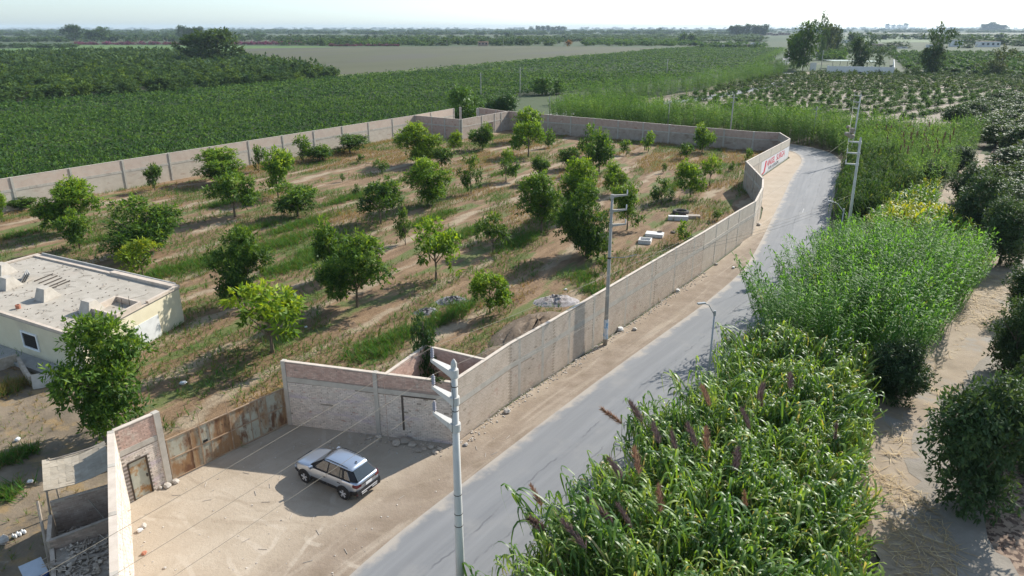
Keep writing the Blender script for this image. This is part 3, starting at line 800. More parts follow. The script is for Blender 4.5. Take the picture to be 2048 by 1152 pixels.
# painted lettering
sroot = signwall
tS = (Vector(D_)-Vector(C_)); LS = tS.length; tS.normalize(); nS = Vector((tS.y, -tS.x)); aS = math.atan2(tS.y, tS.x)
def onS(s, z, o=0.0): p = Vector(C_)+tS*s+nS*o; return Vector((p.x, p.y, z))
pn = MB(); pn.seg(onS(9.2, 0), onS(LS-.2, 0), .02, .02, 2.25, .004, 2.08)
pn.build('painted_panel', SIGN_W, sroot)
def lettering(txt, s0, s1, z0, z1, mat, parent, off, shear=0.0):
    cu = bpy.data.curves.new('lettering', 'FONT')
    cu.body = txt; cu.extrude = .004; cu.shear = shear; cu.offset = .012
    ob = bpy.data.objects.new('lettering', cu); COL.objects.link(ob)
    dg = bpy.context.evaluated_depsgraph_get()
    me = bpy.data.meshes.new_from_object(ob.evaluated_get(dg))
    bpy.data.objects.remove(ob)
    co = np.zeros(len(me.vertices)*3, dtype=np.float32); me.vertices.foreach_get('co', co); co = co.reshape(-1, 3)
    mn, mxx = co.min(0), co.max(0)
    u_ = (co[:, 0]-mn[0])/(mxx[0]-mn[0])*(s1-s0)+s0
    w_ = (co[:, 1]-mn[1])/(mxx[1]-mn[1])*(z1-z0)+z0
    o0 = wloc(parent)
    nv = np.stack([C_[0]+tS.x*u_+nS.x*(off+co[:, 2])-o0.x, C_[1]+tS.y*u_+nS.y*(off+co[:, 2])-o0.y, w_], 1)
    me.vertices.foreach_set('co', nv.astype(np.float32).ravel())
    me.materials.clear(); me.materials.append(mat); me.update()
    return link_mesh('lettering', me, parent)
lettering('J', 9.9, 12.6, .15, 2.05, RED_P, sroot, .022, .1)
lettering('ANGEL', 12.9, 18.3, .98, 1.98, RED_P, sroot, .022)
lettering('SURGA', 19.4, 25.6, .98, 1.96, RED_P, sroot, .022)
lettering('POR LA REGION', 14.2, 21.2, .32, .80, BLACK_P, sroot, .022)

# ------------------------------------------------------------------ gate, pillar wall, left wall
S0 = (-18.3, 28.4)
G0 = (-17.05, 30.15)
pillar = wall_run('short white brick wall with a rusty door, left of the big rusty gate', [S0+(3.95,), G0+(3.95,)], .2, (.655, .725), [1.98], bricks=(BRICK_W, BRICK_P), n_single=300, opens=[(.25, 1.13, 0, 2.05)], col_w=.3)
tP = (Vector(G0)-Vector(S0)).normalized(); nP = Vector((tP.y, -tP.x))
def onP(s, o=0.0): p = Vector(S0)+tP*s+nP*o; return (p.x, p.y)
d = MB(); d.seg(onP(.25), onP(1.13), .05, .02, 2.03, -.06)
dr = d.build('door', RUST_DOOR, pillar, label='narrow rusty sheet metal door in the white pillar wall')
f = MB()
f.seg(onP(.21), onP(.27), .09, .0, 2.09, .0); f.seg(onP(1.11), onP(1.17), .09, .0, 2.09, .0); f.seg(onP(.271), onP(1.109), .09, 2.03, 2.09, .0)
f.build('door_frame', IRON, dr)
h = MB(); h.seg(onP(1.0), onP(1.05), .08, .95, 1.1, .0); h.build('door_handle', IRON, dr)

left_path = [(-10.2, 13.5, 4.0), (-18.3, 28.38, 4.0)]
leftw = wall_run('bright whitewashed wall running down the left side of the forecourt', left_path, .26, (.70, .705), [3.0, 6.6, 10.2, 13.8, 16.8], low=MORTAR_W, up=MORTAR_P, bricks=(BRICK_W, BRICK_W), n_single=300, col_proud=-.02)

gate = empty('double_gate', (G0[0], G0[1], 0), label='wide rusted sheet metal double gate across the yard entrance', cat='gate')
tG = (Vector(P0)-Vector(G0)); LG = tG.length-.12; tG.normalize()
def onG(s, o=0.0): p = Vector(G0)+tG*s+Vector((tG.y, -tG.x))*o; return (p.x, p.y)
GH = 2.38
for k in range(4):
    a, b = .06+LG*k/4, .06+LG*(k+1)/4
    for z0, z1 in ((.12, 1.22), (1.27, GH-.05)):
        pnl = MB(); pnl.seg(onG(a+.03), onG(b-.03), .012, z0, z1, -.01+rnd.uniform(-.008, .008))
        po = pnl.build('gate_panel', RUST, gate)
        sm = MB(); x = a+(b-a)*(.7 if k % 2 == 0 else .3)
        sm.seg(onG(x), onG(x+.03), .03, z0+.01, z1-.01, .0); sm.build('seam', RUST_BAR, po)
fr = MB()
for k in range(5): fr.seg(onG(.02+(LG+.02)*k/4), onG(.09+(LG+.02)*k/4), .07, .06, GH, .0)
for k in range(4):
    a, b = .095+(LG+.02)*k/4, .015+(LG+.02)*(k+1)/4
    for z in (.07, 1.215, GH-.06): fr.seg(onG(a), onG(b), .062, z, z+.058, .0)
fr.build('gate_frame', RUST_BAR, gate)
for s in (.27, .5): 
    r_ = MB(); p = onG(LG*s); r_.tube([(p[0], p[1], GH), (p[0]-.02, p[1], GH+.75)], .02, 5); r_.build('rod', RUST_BAR, gate)
lk = MB(); p = onG(LG*.29, .04); lk.box((p[0], p[1], 1.38), (.25, .02, .14), math.atan2(tG.y, tG.x)); lk.build('letter_slot', DARK, gate)

# ------------------------------------------------------------------ flat-roofed house
HA, HB, HC, HD = Vector((-25.4, 50.8)), Vector((-41.0, 58.9)), Vector((-45.0, 50.6)), Vector((-27.4, 41.2))
HH = 2.9
house = empty('flat_roofed_house', (HD.x, HD.y, 0), label='cream single storey house with a cluttered flat concrete roof', cat='house')
w = MB(); w.prism([HD, HA, HB, HC], -.1, HH-.22); w.build('wall', PLASTER, house)
cen = (HA+HB+HC+HD)/4
def inset(p, d): return p+(cen-p).normalized()*d
r_ = MB(); r_.prism([HD, HA, HB, HC], HH-.218, HH-.08)
roof = r_.build('roof', ROOF_C, house)
def par(name, a, b, th, z1, off=0, mat=PARAPET, z0=HH-.079):
    q = MB(); q.seg(a, b, th, z0, z1, off); return q.build(name, mat, house)
par('parapet', HD+(HC-HD)*.02, HC, .22, HH+.12, -.0)
par('parapet', HA, HA+(HB-HA)*.42, .5, HH+.16, -.27)
par('parapet', HA+(HB-HA)*.425, HB, .5, HH+.05, -.27)
par('parapet', HB, HC, .3, HH+.06, .2)
par('parapet', HA+(HD-HA)*.0, HA+(HD-HA)*.36, .22, HH+.14, .0)
par('parapet', HA+(HD-HA)*.365, HA+(HD-HA)*.98, .18, HH-.02, .0)
led = MB(); e = (HA-HB).normalized(); n_ = Vector((e.y, -e.x))
led.seg(HA+(HB-HA)*.02, HA+(HB-HA)*.98, .12, HH-.079, HH+.20, .02); led.build('parapet_upstand', CONC_GREY, house)
# tank box at the right edge
tk = MB()
u1 = (HD-HA).normalized(); u2 = (HB-HA).normalized()
b0 = HA+u1*4.2
for a, b in ((b0, b0+u2*2.6), (b0+u1*2.4, b0+u1*2.4+u2*2.6), (b0+u2*2.6, b0+u1*2.4+u2*2.6), (b0, b0+u1*2.4)):
    tk.seg(a+(b-a)*.0, b, .16, HH-.078, HH+.34+rnd.uniform(0, .01), .0)
tk.build('tank_surround', PARAPET, house)
for k, (s, t_) in enumerate(((.6, .5), (.9, 1.0), (1.4, .7))):
    rb = MB(); p = b0+u1*s+u2*t_; rb.tube([(p.x, p.y, HH), (p.x+.05, p.y, HH+.9-.15*k)], .018, 4); rb.build('rebar', IRON, house)
# sloped skylight hoods
def hood(px, py, s=1.0):
    p = at(px, py, HH); q = MB(); sz = 1.0*s
    e1 = u2*-1; e2 = u1*1
    def P_(a, b, z): v = Vector(p[:2])+e1*a*sz+e2*b*sz; return (v.x, v.y, HH-.078+z*s)
    q.add([P_(-.6, .7, 0), P_(.6, .7, 0), P_(.6, -.9, 0), P_(-.6, -.9, 0), P_(-.45, .35, .85), P_(.45, .35, .85), P_(.45, -.25, .85), P_(-.45, -.25, .85)], [(0, 1, 2, 3), (7, 6, 5, 4), (0, 4, 5, 1), (1, 5, 6, 2), (2, 6, 7, 3), (3, 7, 4, 0)])
    return q.build('skylight_hood', CONC, house)
for a in ((18, 572), (93, 594), (182, 620), (8, 545)): hood(*a)
# windows on the front wall
def onF(s, z, o): d_ = (HC-HD).normalized(); nn_ = Vector((d_.y, -d_.x)); p = HD+d_*s+nn_*o*-1; return (p.x, p.y)
dF = (HC-HD).normalized(); nF = Vector((-dF.y, dF.x))
if nF.y > 0: nF = -nF
def fw(s, o): p = HD+dF*s+nF*o; return (p.x, p.y)
for s0_, s1_ in ((5.15, 6.75), (10.3, 11.9)):
    pw = MB(); pw.seg(fw(s0_, .012), fw(s1_, .012), .04, .95, 1.95, 0)
    wo_ = pw.build('window', DARK, house)
    fr = MB(); 
    fr.seg(fw(s0_-.13, .03), fw(s0_, .03), .12, .82, 2.07); fr.seg(fw(s1_, .03), fw(s1_+.13, .03), .12, .82, 2.07)
    fr.seg(fw(s0_+.001, .03), fw(s1_-.001, .03), .12, 1.95, 2.07); fr.seg(fw(s0_+.001, .03), fw(s1_-.001, .03), .14, .82, .95)
    fr.build('window_frame', WHITE, wo_)
    for k in range(6):
        gb = MB(); gb.seg(fw(s0_+.01, .05), fw(s1_-.01, .05), .015, 1.05+.15*k, 1.075+.15*k); gb.build('window_bar', IRON, wo_)
# grey rendered return on the right wall, and ledge
gr = MB(); nA = Vector((u1.y, -u1.x)); 
if nA.x < 0: nA = -nA
gp = HA+u1*2.7+nA*.02; gr.seg(gp, gp+u1*2.6, .06, -.05, 1.7, 0); gr.build('grey_patch', PLASTER_G, house)
pl = MB()
pl.prism([fw(0, .02), fw(0, 1.2), fw(19, 1.2), fw(19, .02)], -.05, .28); pl.build('plinth', CONC_GREY, house)
# things lying on the roof
def roofpt(px, py): p = at(px, py, HH-.08); return p
for k, (px, py, dx) in enumerate(((88, 556, 0), (97, 560, 0), (106, 564, 0), (114, 568, 0), (122, 570, 0))):
    p = roofpt(px, py); b = MB(); q = p+Vector((-u1.x, -u1.y, 0))*-.9; q2 = p+Vector((-u1.x, -u1.y, 0))*.9
    b.tube([tuple(q+Vector((0, 0, .06))), tuple(q2+Vector((0, 0, .06)))], .045, 5)
    tag(b.build('steel_bundle', IRON, origin=tuple(p)), 'dark reinforcing bar bundle lying on the house roof', 'steel bars', 'steel bars on the roof')
p = roofpt(37, 617); b = MB(); b.lathe(tuple(p), [(.16, 0), (.17, .28), (.12, .3), (.11, .05)], 10)
tag(b.build('clay_pipe', REDCLAY, origin=tuple(p)), 'short brown clay pipe stub standing on the house roof', 'pipe')
p = roofpt(50, 560); b = MB()
for k in range(3): b.box((p.x+.05*k, p.y+.06*k, .3+HH-.05), (.06, 1.3, .7), .5+.1*k, Matrix.Rotation(.6, 3, 'Y'))
tag(b.build('corrugated_sheet', CONC_GREY, origin=tuple(p)), 'bent grey roofing sheets leaning on the house roof', 'roofing sheet')
b = MB(); rg = random.Random(5)
for k in range(260):
    fx, fy = rg.uniform(.04, .95), rg.uniform(.05, .92)
    p = HD+(HA-HD)*fy+(HC-HD)*fx
    if k < 190: b.box((p.x, p.y, HH-.06), (rg.uniform(.03, .14), rg.uniform(.03, .09), .04), rg.uniform(0, 3))
    else:
        a = rg.uniform(0, 6); L_ = rg.uniform(.4, 1.5)
        b.tube([(p.x, p.y, HH-.05), (p.x+math.cos(a)*L_*.5, p.y+math.sin(a)*L_*.5, HH-.02), (p.x+math.cos(a+.4)*L_, p.y+math.sin(a+.4)*L_, HH-.05)], .011, 4)
ro = b.build('roof_debris', M('dark_debris', [(.3, (.13, .11, .09)), (.7, (.30, .25, .2))], 3.0, rand=.3), origin=(HD.x, HD.y, HH)); tag(ro, 'bits of rubble and wire scattered over the house roof', 'debris', kind='stuff')
# low walls and slabs in front of the house
b = MB(); a0, a1, a2 = at(-40, 752), at(38, 728), at(64, 770)
b.seg(a0, a1, .2, -.05, .75); b.seg(Vector(a1[:2])+Vector((.12, -.12)), a2, .2, -.05, .6)
tag(b.build('low_wall', RUBBLE, origin=tuple(a1)), 'low rough block wall in front of the cream house', 'wall')
for (px, py, s, l) in ((90, 772, 1.0, 'larger pale slab leaning against the plinth by the house'), (112, 768, .6, 'smaller pale slab leaning beside the larger one by the house')):
    p = at(px, py); b = MB(); b.box((0, 0, .38*s+.03), (1.25*s, .07, .95*s), .45, Matrix.Rotation(-.55, 3, 'X'))
    o = b.build('concrete_slab', CONC, origin=(0, 0, 0)); o.location = (p.x, p.y, 0)
    tag(o, l, 'slab')

# ------------------------------------------------------------------ ruined shed behind the left wall
wv_ = (Vector((-10.2, 13.5))-Vector(S0)).normalized(); mv_ = Vector((wv_.y, -wv_.x))
if mv_.x > 0: mv_ = -mv_
def sh_(s, t, z=0.0): p = Vector(S0)+wv_*s+mv_*t; return Vector((p.x, p.y, z))
shed = empty('ruined_shed', tuple(sh_(2, 1.5)), label='roofless brick shed full of rubble behind the left wall', cat='shed')
aW = math.atan2(wv_.y, wv_.x)
def shw(name, s0, t0, s1, t1, h0, h1, mat=RUBBLE, th=.16):
    b = MB(); b.seg(sh_(s0, t0), sh_(s1, t1), th, -.1, h0, 0, h1); return b.build(name, mat, shed)
def shbricks(s0, t0, s1, t1, h0, h1):
    lay_bricks(shed, [(sh_(s0, t0), sh_(s1, t1), 0, h0, h1, [], BRICK_DK, .02)], 60)
BRICK_DK = M('dusty_brick', [(.25, (.32, .23, .17)), (.5, (.40, .30, .235)), (.75, (.47, .37, .29))], 2.0, bump=.5, rand=.15)
for (s0, t0, s1, t1, h0, h1) in ((2.2, 2.7, 2.2, .35, 2.5, 2.6), (4.1, 2.75, 4.1, .35, 1.9, 2.2), (2.25, 2.8, 4.0, 2.8, 1.9, 1.8)):
    shw('shed_wall', s0, t0, s1, t1, h0, h1)
    for q in ((s0, t0, s1, t1), ): shbricks(s0+.081 if s0 == s1 else s0, t0 if s0 == s1 else t0-.0, s1+.081 if s0 == s1 else s1, t1, h0, h1)
shw('shed_wall', 4.2, 2.72, 9.8, 2.3, 1.55, 1.1)
b = MB(); b.prism([sh_(4.2, .3), sh_(4.2, 2.62), sh_(11, 2.1), sh_(11, .3)], 0.6, [1.5, 1.45, 1.1, 1.2]); b.build('collapsed_floor', M('dusty_floor', [(.25, (.27, .225, .175)), (.5, (.36, .305, .24)), (.75, (.46, .40, .325))], 1.2, layers=[((.1, .08, .06), 1.5, .58, .7, None)], bump=.9, bscale=8, bdist=.06), shed)
b = MB(); b.prism([sh_(2.3, .3), sh_(2.3, 2.7), sh_(4.0, 2.7), sh_(4.0, .3)], 0, .95); b.build('dirt_floor', SCRUB, shed)
# woven mat roof, made of mat strips
mat_root = MB()
for k in range(7):
    f0, f1 = k/7, (k+1)/7
    for j in range(9):
        g0, g1 = j/9, (j+1)/9
        def mp(f, g):
            sag = -.16*math.sin(PI*g)+.12*f+rnd.uniform(-.010, .010)
            return sh_(-.75+2.85*f, .28+2.55*g+.25*(1-f), 3.18-.25*g+sag)
        gq = .0
        q = MB(); pts = [mp(f0, g0+gq), mp(f0, g1-gq), mp(f1+.02, g1-gq), mp(f1+.02, g0+gq)]
        dz = Vector((0, 0, .025))
        q.add(pts+[p+dz for p in pts], [(0, 1, 2, 3), (7, 6, 5, 4), (0, 4, 5, 1), (1, 5, 6, 2), (2, 6, 7, 3), (3, 7, 4, 0)])
        q.build('reed_mat', REED, shed)
def post(s0, t0, z0, s1, t1, z1, r=.05, name='post'):
    b = MB(); b.tube([sh_(s0, t0, z0), sh_((s0+s1)/2+.03, (t0+t1)/2, (z0+z1)/2), sh_(s1, t1, z1)], [r, r*.9, r*.8], 6); return b.build(name, WOOD, shed)
post(2.25, 2.95, 0, 1.95, 2.75, 3.0); post(3.9, 3.0, 0, 2.3, 3.1, 2.75, .07); post(2.1, .4, 0, 2.0, .35, 3.1); post(-.7, 2.8, 0, -.7, 2.8, 3.0)
post(3.0, .5, .6, 2.5, 1.3, 2.3, .04); post(1.9, .3, 3.12, 2.0, 2.8, 2.93, .04, 'rafter'); post(-.6, .5, 3.12, -.6, 2.9, 2.93, .04, 'rafter')
for k, (s, t, l, a) in enumerate(((5.4, 1.5, 2.3, -.1), (7.6, 1.9, 1.9, .2), (8.2, .9, 2.6, 1.0), (8.8, 1.1, 2.8, .8), (9.2, .8, 2.4, 1.2), (9.0, 1.6, 2.0, .6), (9.8, 1.0, 2.4, 1.0), (8.5, .6, 1.8, 1.35))):
    b = MB(); p = sh_(s, t, 1.52+.03*k-.06*max(0, s-6)); b.box((0, 0, 0), (l, .16, .04), aW+PI/2+a, Matrix.Rotation(rnd.uniform(-.08, .08), 3, 'Y'))
    o = b.build('wooden_plank', WOOD, origin=(0, 0, 0)); o.location = p
    tag(o, 'grey weathered plank lying across the ruined shed', 'plank', 'planks on the ruined shed')
b = MB(); rg = random.Random(8)
for k in range(900):
    s, t = (rg.uniform(2.4, 3.9), rg.uniform(.45, 2.6)) if k < 330 else (rg.uniform(4.3, 10.5), rg.uniform(.4, 2.4))
    z = .98 if k < 330 else 1.5-.08*max(0, s-5)
    p = sh_(s, t, z+rg.uniform(-.04, .08)); q = rg.random()
    if q < .65: b.box(p, (rg.uniform(.06, .26), rg.uniform(.05, .14), rg.uniform(.03, .09)), rg.uniform(0, 3), Matrix.Rotation(rg.uniform(-.5, .5), 3, 'X'), jit=.02)
    elif q < .85: b.rock(p, rg.uniform(.04, .13), k)
    else:
        a = rg.uniform(0, 6); b.tube([p, p+Vector((math.cos(a)*.7, math.sin(a)*.7, .08))], .02, 4)
tag(b.build('rubble', RUBBLE, origin=tuple(sh_(5, 1.5))), 'grey brick rubble and sticks filling the ruined shed', 'rubble', kind='stuff')
b = MB(); p = sh_(4.75, 3.2); b.lathe(tuple(p), [(.28, 0), (.3, .3), (.28, .32), (.3, .6), (.28, .62), (.29, .9), (.22, .92)], 14)
tag(b.build('drum', BLUE, origin=tuple(p)), 'dark blue plastic drum beside the ruined shed under a metal sheet', 'drum')
b = MB(); p = sh_(4.4, 3.45, .98); b.box(p, (1.0, .8, .02), aW+.3, Matrix.Rotation(.12, 3, 'Y'))
tag(b.build('metal_sheet', ZINC, origin=tuple(p)), 'loose pale metal sheet lying on the blue drum', 'metal sheet')
for k in range(6):
    p = at(27+4.6*k, 1075-2.2*k+(3 if k % 2 else 0)); b = MB(); b.lathe(tuple(p), [(.05, 0), (.065, .03), (.065, .12), (.03, .17), (.022, .2)], 8)
    tag(b.build('plastic_jug', WHITE, origin=tuple(p), smooth=True), 'small white plastic jug in the row left of the ruined shed', 'jug', 'white jugs on the scrub ground')
for (px, py, r, l) in ((206, 872, .2, 'grey stone by the pillar wall top, left of the rusty door'), (8, 1085, .28, 'brown stone at the left edge of the scrub ground'), (36, 881, .16, 'small pale bag on the dark ground below the large tree')):
    p = at(px, py); b = MB(); b.rock((p.x, p.y, r*.5), r, px); tag(b.build('stone', STONE if 'bag' not in l else WHITE, origin=tuple(p)), l, 'stone' if 'bag' not in l else 'bag')
# ------------------------------------------------------------------ poles, lamps, wires
def insulator(parent, p, h=.42, r=.07, mat=CERAMIC):
    b = MB()
    prof = [(.025, 0), (.03, h*.12)]
    for k in range(5):
        z = h*(.15+.15*k); prof += [(r*.5, z), (r, z+h*.03), (r*.95, z+h*.06), (r*.5, z+h*.10)]
    prof += [(r*.55, h*.93), (.03, h)]
    b.lathe(tuple(p), prof, 9)
    return b.build('insulator', mat, parent, smooth=True)

def pole(name, base, h, r0, r1, label, cat='utility pole', lean=(0, 0), group=None, mat=POLE_M, cap=True, n=12):
    root = empty(name, tuple(base), label=label, cat=cat, group=group)
    B = Vector(base); T = B+Vector((lean[0], lean[1], h))
    s = MB(); s.tube([B-Vector((0, 0, .3)), B+(T-B)*.5, T], [r0, (r0+r1)/2, r1], n)
    s.build('shaft', mat, root, smooth=False)
    for pl in root.children[0].data.polygons: pl.use_smooth = len(pl.vertices) == 4
    if cap:
        c = MB(); c.lathe(tuple(T), [(r1*1.05, -.02), (r1*.95, .12), (r1*.5, .2), (.02, .24)], 8); c.build('cap', mat, root)
    return root, B, T

def arm(root, B, T, z, vec, w0=.15, w1=.05, h0=.24, h1=.11, col_r=.17, ins=True, imat=CERAMIC, ih=.42, ir=.07, mat=POLE_M):
    f = z/(T-B).z
    c = B+(T-B)*f
    v = Vector(vec); d = v.normalized(); sd_ = Vector((d.y, -d.x, 0)).normalized()
    b = MB()
    def quad(p, w, hh): return [p-sd_*w-Vector((0, 0, hh)), p+sd_*w-Vector((0, 0, hh)), p+sd_*w, p-sd_*w]
    up = Vector((0, 0, .06))
    vs = quad(c, w0, h0)+quad(c+v+up, w1, h1)
    b.add(vs, [(3, 2, 1, 0), (4, 5, 6, 7), (0, 1, 5, 4), (1, 2, 6, 5), (2, 3, 7, 6), (3, 0, 4, 7)])
    ao = b.build('crossarm', mat, root)
    q = MB(); q.lathe(tuple(c-Vector((0, 0, .26))), [(col_r*.97, 0), (col_r, .02), (col_r, .27), (col_r*.97, .29)], 14)
    q.build('collar', mat, ao)
    tip = c+v*.96+up
    if ins:
        st = insulator(ao, tip, ih, ir, imat)
    return tip+Vector((0, 0, ih if ins else 0))

nb = Vector((-1.88, 20.67, 0))
npole, B, T = pole('utility_pole', nb, 11.15, .19, .10, 'nearest pale concrete power pole with three arms pointing left, at the road edge')
av = at(861, 729, 10.9)-at(906, 749, 10.9)
av.z = 0
n_tips = [arm(npole, B, T, z, av, col_r=.15+.012*k) for k, z in enumerate((11.0, 10.0, 9.0))]
for z in (10.4, 9.5, 6.2, 5.4, 4.9):
    b = MB(); r_ = .10+(.09)*(1-z/11.15)+.006; b.lathe((nb.x, nb.y, z), [(r_, 0), (r_, .03)], 12); b.build('steel_band', IRON, npole)
b = MB(); b.tube([(nb.x-.13, nb.y-.07, 10.7), (nb.x-.05, nb.y-.16, 10.3), (nb.x-.02, nb.y-.165, 9.9), (nb.x-.1, nb.y-.14, 9.3), (nb.x-.11, nb.y-.14, 8.7)], .008, 4); b.build('earth_wire', IRON, npole)

mb_ = at(1210, 690)
mpole, B, T = pole('utility_pole', mb_, 11.0, .16, .085, 'grey weathered power pole against the roadside wall with a white and blue painted foot', mat=POLE_OLD, cap=False)
av2 = at(1250, 391, 11)-at(1219, 391, 11); av2.z = 0
for z in (10.95, 9.95, 8.95): arm(mpole, B, T, z, av2, .10, .05, .16, .09, .13, True, CERAMIC_L, .3, .05, mat=POLE_OLD)
b = MB(); b.lathe((mb_.x, mb_.y, .5), [(.168, 0), (.160, 1.5)], 12); b.build('painted_band', M('white_blue_paint', [(.35, (.62, .63, .63)), (.65, (.70, .70, .68))], 2.0, layers=[((.25, .42, .58), 3.5, .48, .56, (1, 1, .6))]), mpole)
b = MB(); p = mb_+Vector((0, 0, 6.6)); d_ = av2.normalized(); b.tube([p, p+d_*1.0], .03, 5); b.tube([p+d_*1.0, p+d_*1.9+Vector((0, .3, .12))], .022, 5); b.build('bracket', GALV, mpole)
brk = p+d_*1.2
b = MB(); b.lathe((mb_.x, mb_.y, 6.5), [(.125, 0), (.125, .12)], 10); b.build('steel_band', IRON, mpole)

rb_ = Vector((34.8, 71.0, 0))
rt = at(1721, 279, 11.3)
rpole, B, T = pole('utility_pole', rb_, 11.3, .17, .10, 'pale leaning power pole beside the yellow green plants, right of the road', lean=(rt.x-rb_.x, rt.y-rb_.y))
av3 = at(1697, 281, 11)-at(1721, 281, 11); av3.z = 0
r_tips = [arm(rpole, B, T, z, av3, .10, .05, .16, .09, .15, True, CERAMIC_L, .35, .06) for z in (11.1, 10.0, 8.9)]
b = MB()
for k in range(5): b.rock(tuple(r_tips[0]+Vector((rnd.uniform(-.25, .2), rnd.uniform(-.2, .2), .1+.22*k))), .35-.03*k, 40+k)
tag(b.build('bird_nest', STRAW_NEST if 'STRAW_NEST' in globals() else WOOD, origin=tuple(r_tips[0])), 'ragged dry nest on the top arm of the leaning power pole', 'nest')

fb = Vector((57.3, 120.4, 0))
fpole, B, T = pole('utility_pole', fb, 11.0, .16, .09, 'distant power pole rising behind the leaning pole amid the cane')
f_tips = [arm(fpole, B, T, z, av3*.9, .09, .05, .14, .08, .14, True, CERAMIC_L, .3, .05) for z in (10.9, 9.9, 8.9)]

def wire(a, b, sag, label, group, r=.0068, n=14):
    a, b = Vector(a), Vector(b)
    pts = [a+(b-a)*(k/n)-Vector((0, 0, 4*sag*(k/n)*(1-k/n))) for k in range(n+1)]
    m_ = MB(); m_.tube(pts, r, 4, cap=False)
    return tag(m_.build('power_wire', WIRE_M, origin=tuple(a), smooth=True), label, 'wire', group)
line = (rb_-nb); line.z = 0
for k in range(3):
    nm = ('top', 'middle', 'lowest')[k]
    wire(n_tips[k], r_tips[k], 1.3, 'overhead wire from the %s arm of the nearest pole to the leaning pole' % nm, 'wires across the yard')
    wire(n_tips[k], n_tips[k]-line*.9, 1.0, 'overhead wire above the silver car running from the %s arm of the nearest pole' % nm, 'wires over the forecourt')
    wire(r_tips[k], f_tips[k], .9, 'overhead wire from the %s arm of the leaning pole to the distant pole behind it' % nm, 'wires to the distant pole')
for k in range(3):
    wire(brk+Vector((.12*k, .1*k, -.25*k)), rb_+Vector((.0, 0, 5.6-.3*k)), .7, 'low service wire crossing the road from the wall pole to the leaning pole', 'service wires over the road', .009)

for (px, pyt, bx, by, nm) in ((1415, 622, 1408, 828, 'nearer street lamp pole rising out of the cane beside the road'), (1683, 418, 1668, 540, 'farther street lamp pole left of the leaning power pole')):
    B0 = at(bx, by); h = height_at(B0.y, pyt)
    root, B, T = pole('street_lamp', B0, h, .065, .05, nm, 'street lamp', mat=GALV, cap=False, n=8)
    tipv = at(px-24, pyt-14, h+.5)-at(px, pyt, h)
    b = MB(); b.tube([T-Vector((0, 0, .25)), T+Vector((tipv.x*.55, tipv.y*.55, .42)), T+Vector((tipv.x, tipv.y, .55))], [.028, .024, .024], 6); b.build('lamp_arm', GALV, root)
    b = MB(); c = T+Vector((tipv.x*1.12, tipv.y*1.12, .55)); b.box(c, (.48, .16, .08), math.atan2(tipv.y, tipv.x)); b.build('lamp_head', GALV, root)
    b = MB(); b.lathe((T.x, T.y, T.z-.28), [(.075, 0), (.075, .3)], 8); b.build('collar', GALV, root)

for (bx, by, ty, lb, arms) in ((962, 196, 145, 'thin grey pole left of the pair beside the far corner of the yard', 1), (1040, 196, 135, 'thin grey pole at the left end of the tall cane', 1), (1333, 152, 118, 'thin distant pole standing against the dark crop', 0),
                               (1099, 240, 191, 'slim pole behind the far yard wall at its left end', 0), (1335, 262, 207, 'slim pole behind the middle of the far yard wall', 0), (1459, 278, 190, 'taller slim pole behind the right part of the far yard wall', 1), (1624, 285, 213, 'slim pole against the dark cane at the road bend', 1),
                               (1640, 150, 100, 'distant pole beside the far road under the eucalyptus', 1), (1573, 130, 92, 'thin distant pole at the far road bend', 0), (1590, 122, 84, 'thin distant pole beyond the far road bend', 0), (894, 93, 80, 'tiny pale pole at the back edge of the fallow field', 0), (1007, 93, 79, 'tiny pale pole at the back edge of the fallow field', 0)):
    B0 = at(bx, by); h = height_at(B0.y, ty); far = B0.y > 300
    root, B, T = pole('utility_pole', B0, h, .16 if not far else .2, .10 if not far else .15, lb, group='tiny poles behind the fallow field' if lb.startswith('tiny') else None, mat=POLE_OLD, cap=False, n=6)
    if arms:
        b = MB(); b.box((T.x, T.y, T.z-.5), (1.5, .1, .1)); b.box((T.x, T.y, T.z-1.4), (1.2, .1, .1), .3); b.build('crossarm', POLE_OLD, root)

# ------------------------------------------------------------------ silver car
def mat_paint():
    return M('silver_paint', [(.3, (.43, .48, .55)), (.7, (.47, .52, .59))], .6, rough=.28, metal=.75, spec=.5, coat=.6, coord='obj')
PAINT = mat_paint()
GLASS = M('tinted_glass', [(.3, (.018, .026, .03)), (.7, (.028, .037, .042))], .8, rough=.06, spec=.7, coat=.5, coord='obj')
CLAD = M('black_cladding', [(.3, (.018, .018, .02)), (.7, (.03, .03, .032))], 5, rough=.6, coord='obj')
ALLOY = M('alloy_rim', [(.3, (.58, .58, .59)), (.7, (.66, .66, .67))], 5, rough=.4, metal=.2, coord='obj')
SKID = M('silver_skid_plate', [(.3, (.6, .6, .61)), (.7, (.68, .68, .69))], 5, rough=.4, metal=.4, coord='obj')
TAILL = M('red_tail_lamp', [(.3, (.075, .006, .009)), (.7, (.11, .008, .012))], 5, rough=.12, spec=.7, coord='obj')
HEADL = M('clear_headlamp', [(.3, (.5, .52, .54)), (.7, (.6, .62, .64))], 5, rough=.1, spec=.7, coord='obj')
ca, cb = at(613, 963), at(690, 996.5)
fwd = (ca-cb); fwd.z = 0; fwd.normalize()
lft = Vector((-fwd.y, fwd.x, 0))
cpos = (ca+cb)/2-lft*.80
car = empty('parked_car', (cpos.x, cpos.y, .012), math.atan2(fwd.y, fwd.x), 'silver compact SUV parked on the sand in front of the white brick wall', 'car')
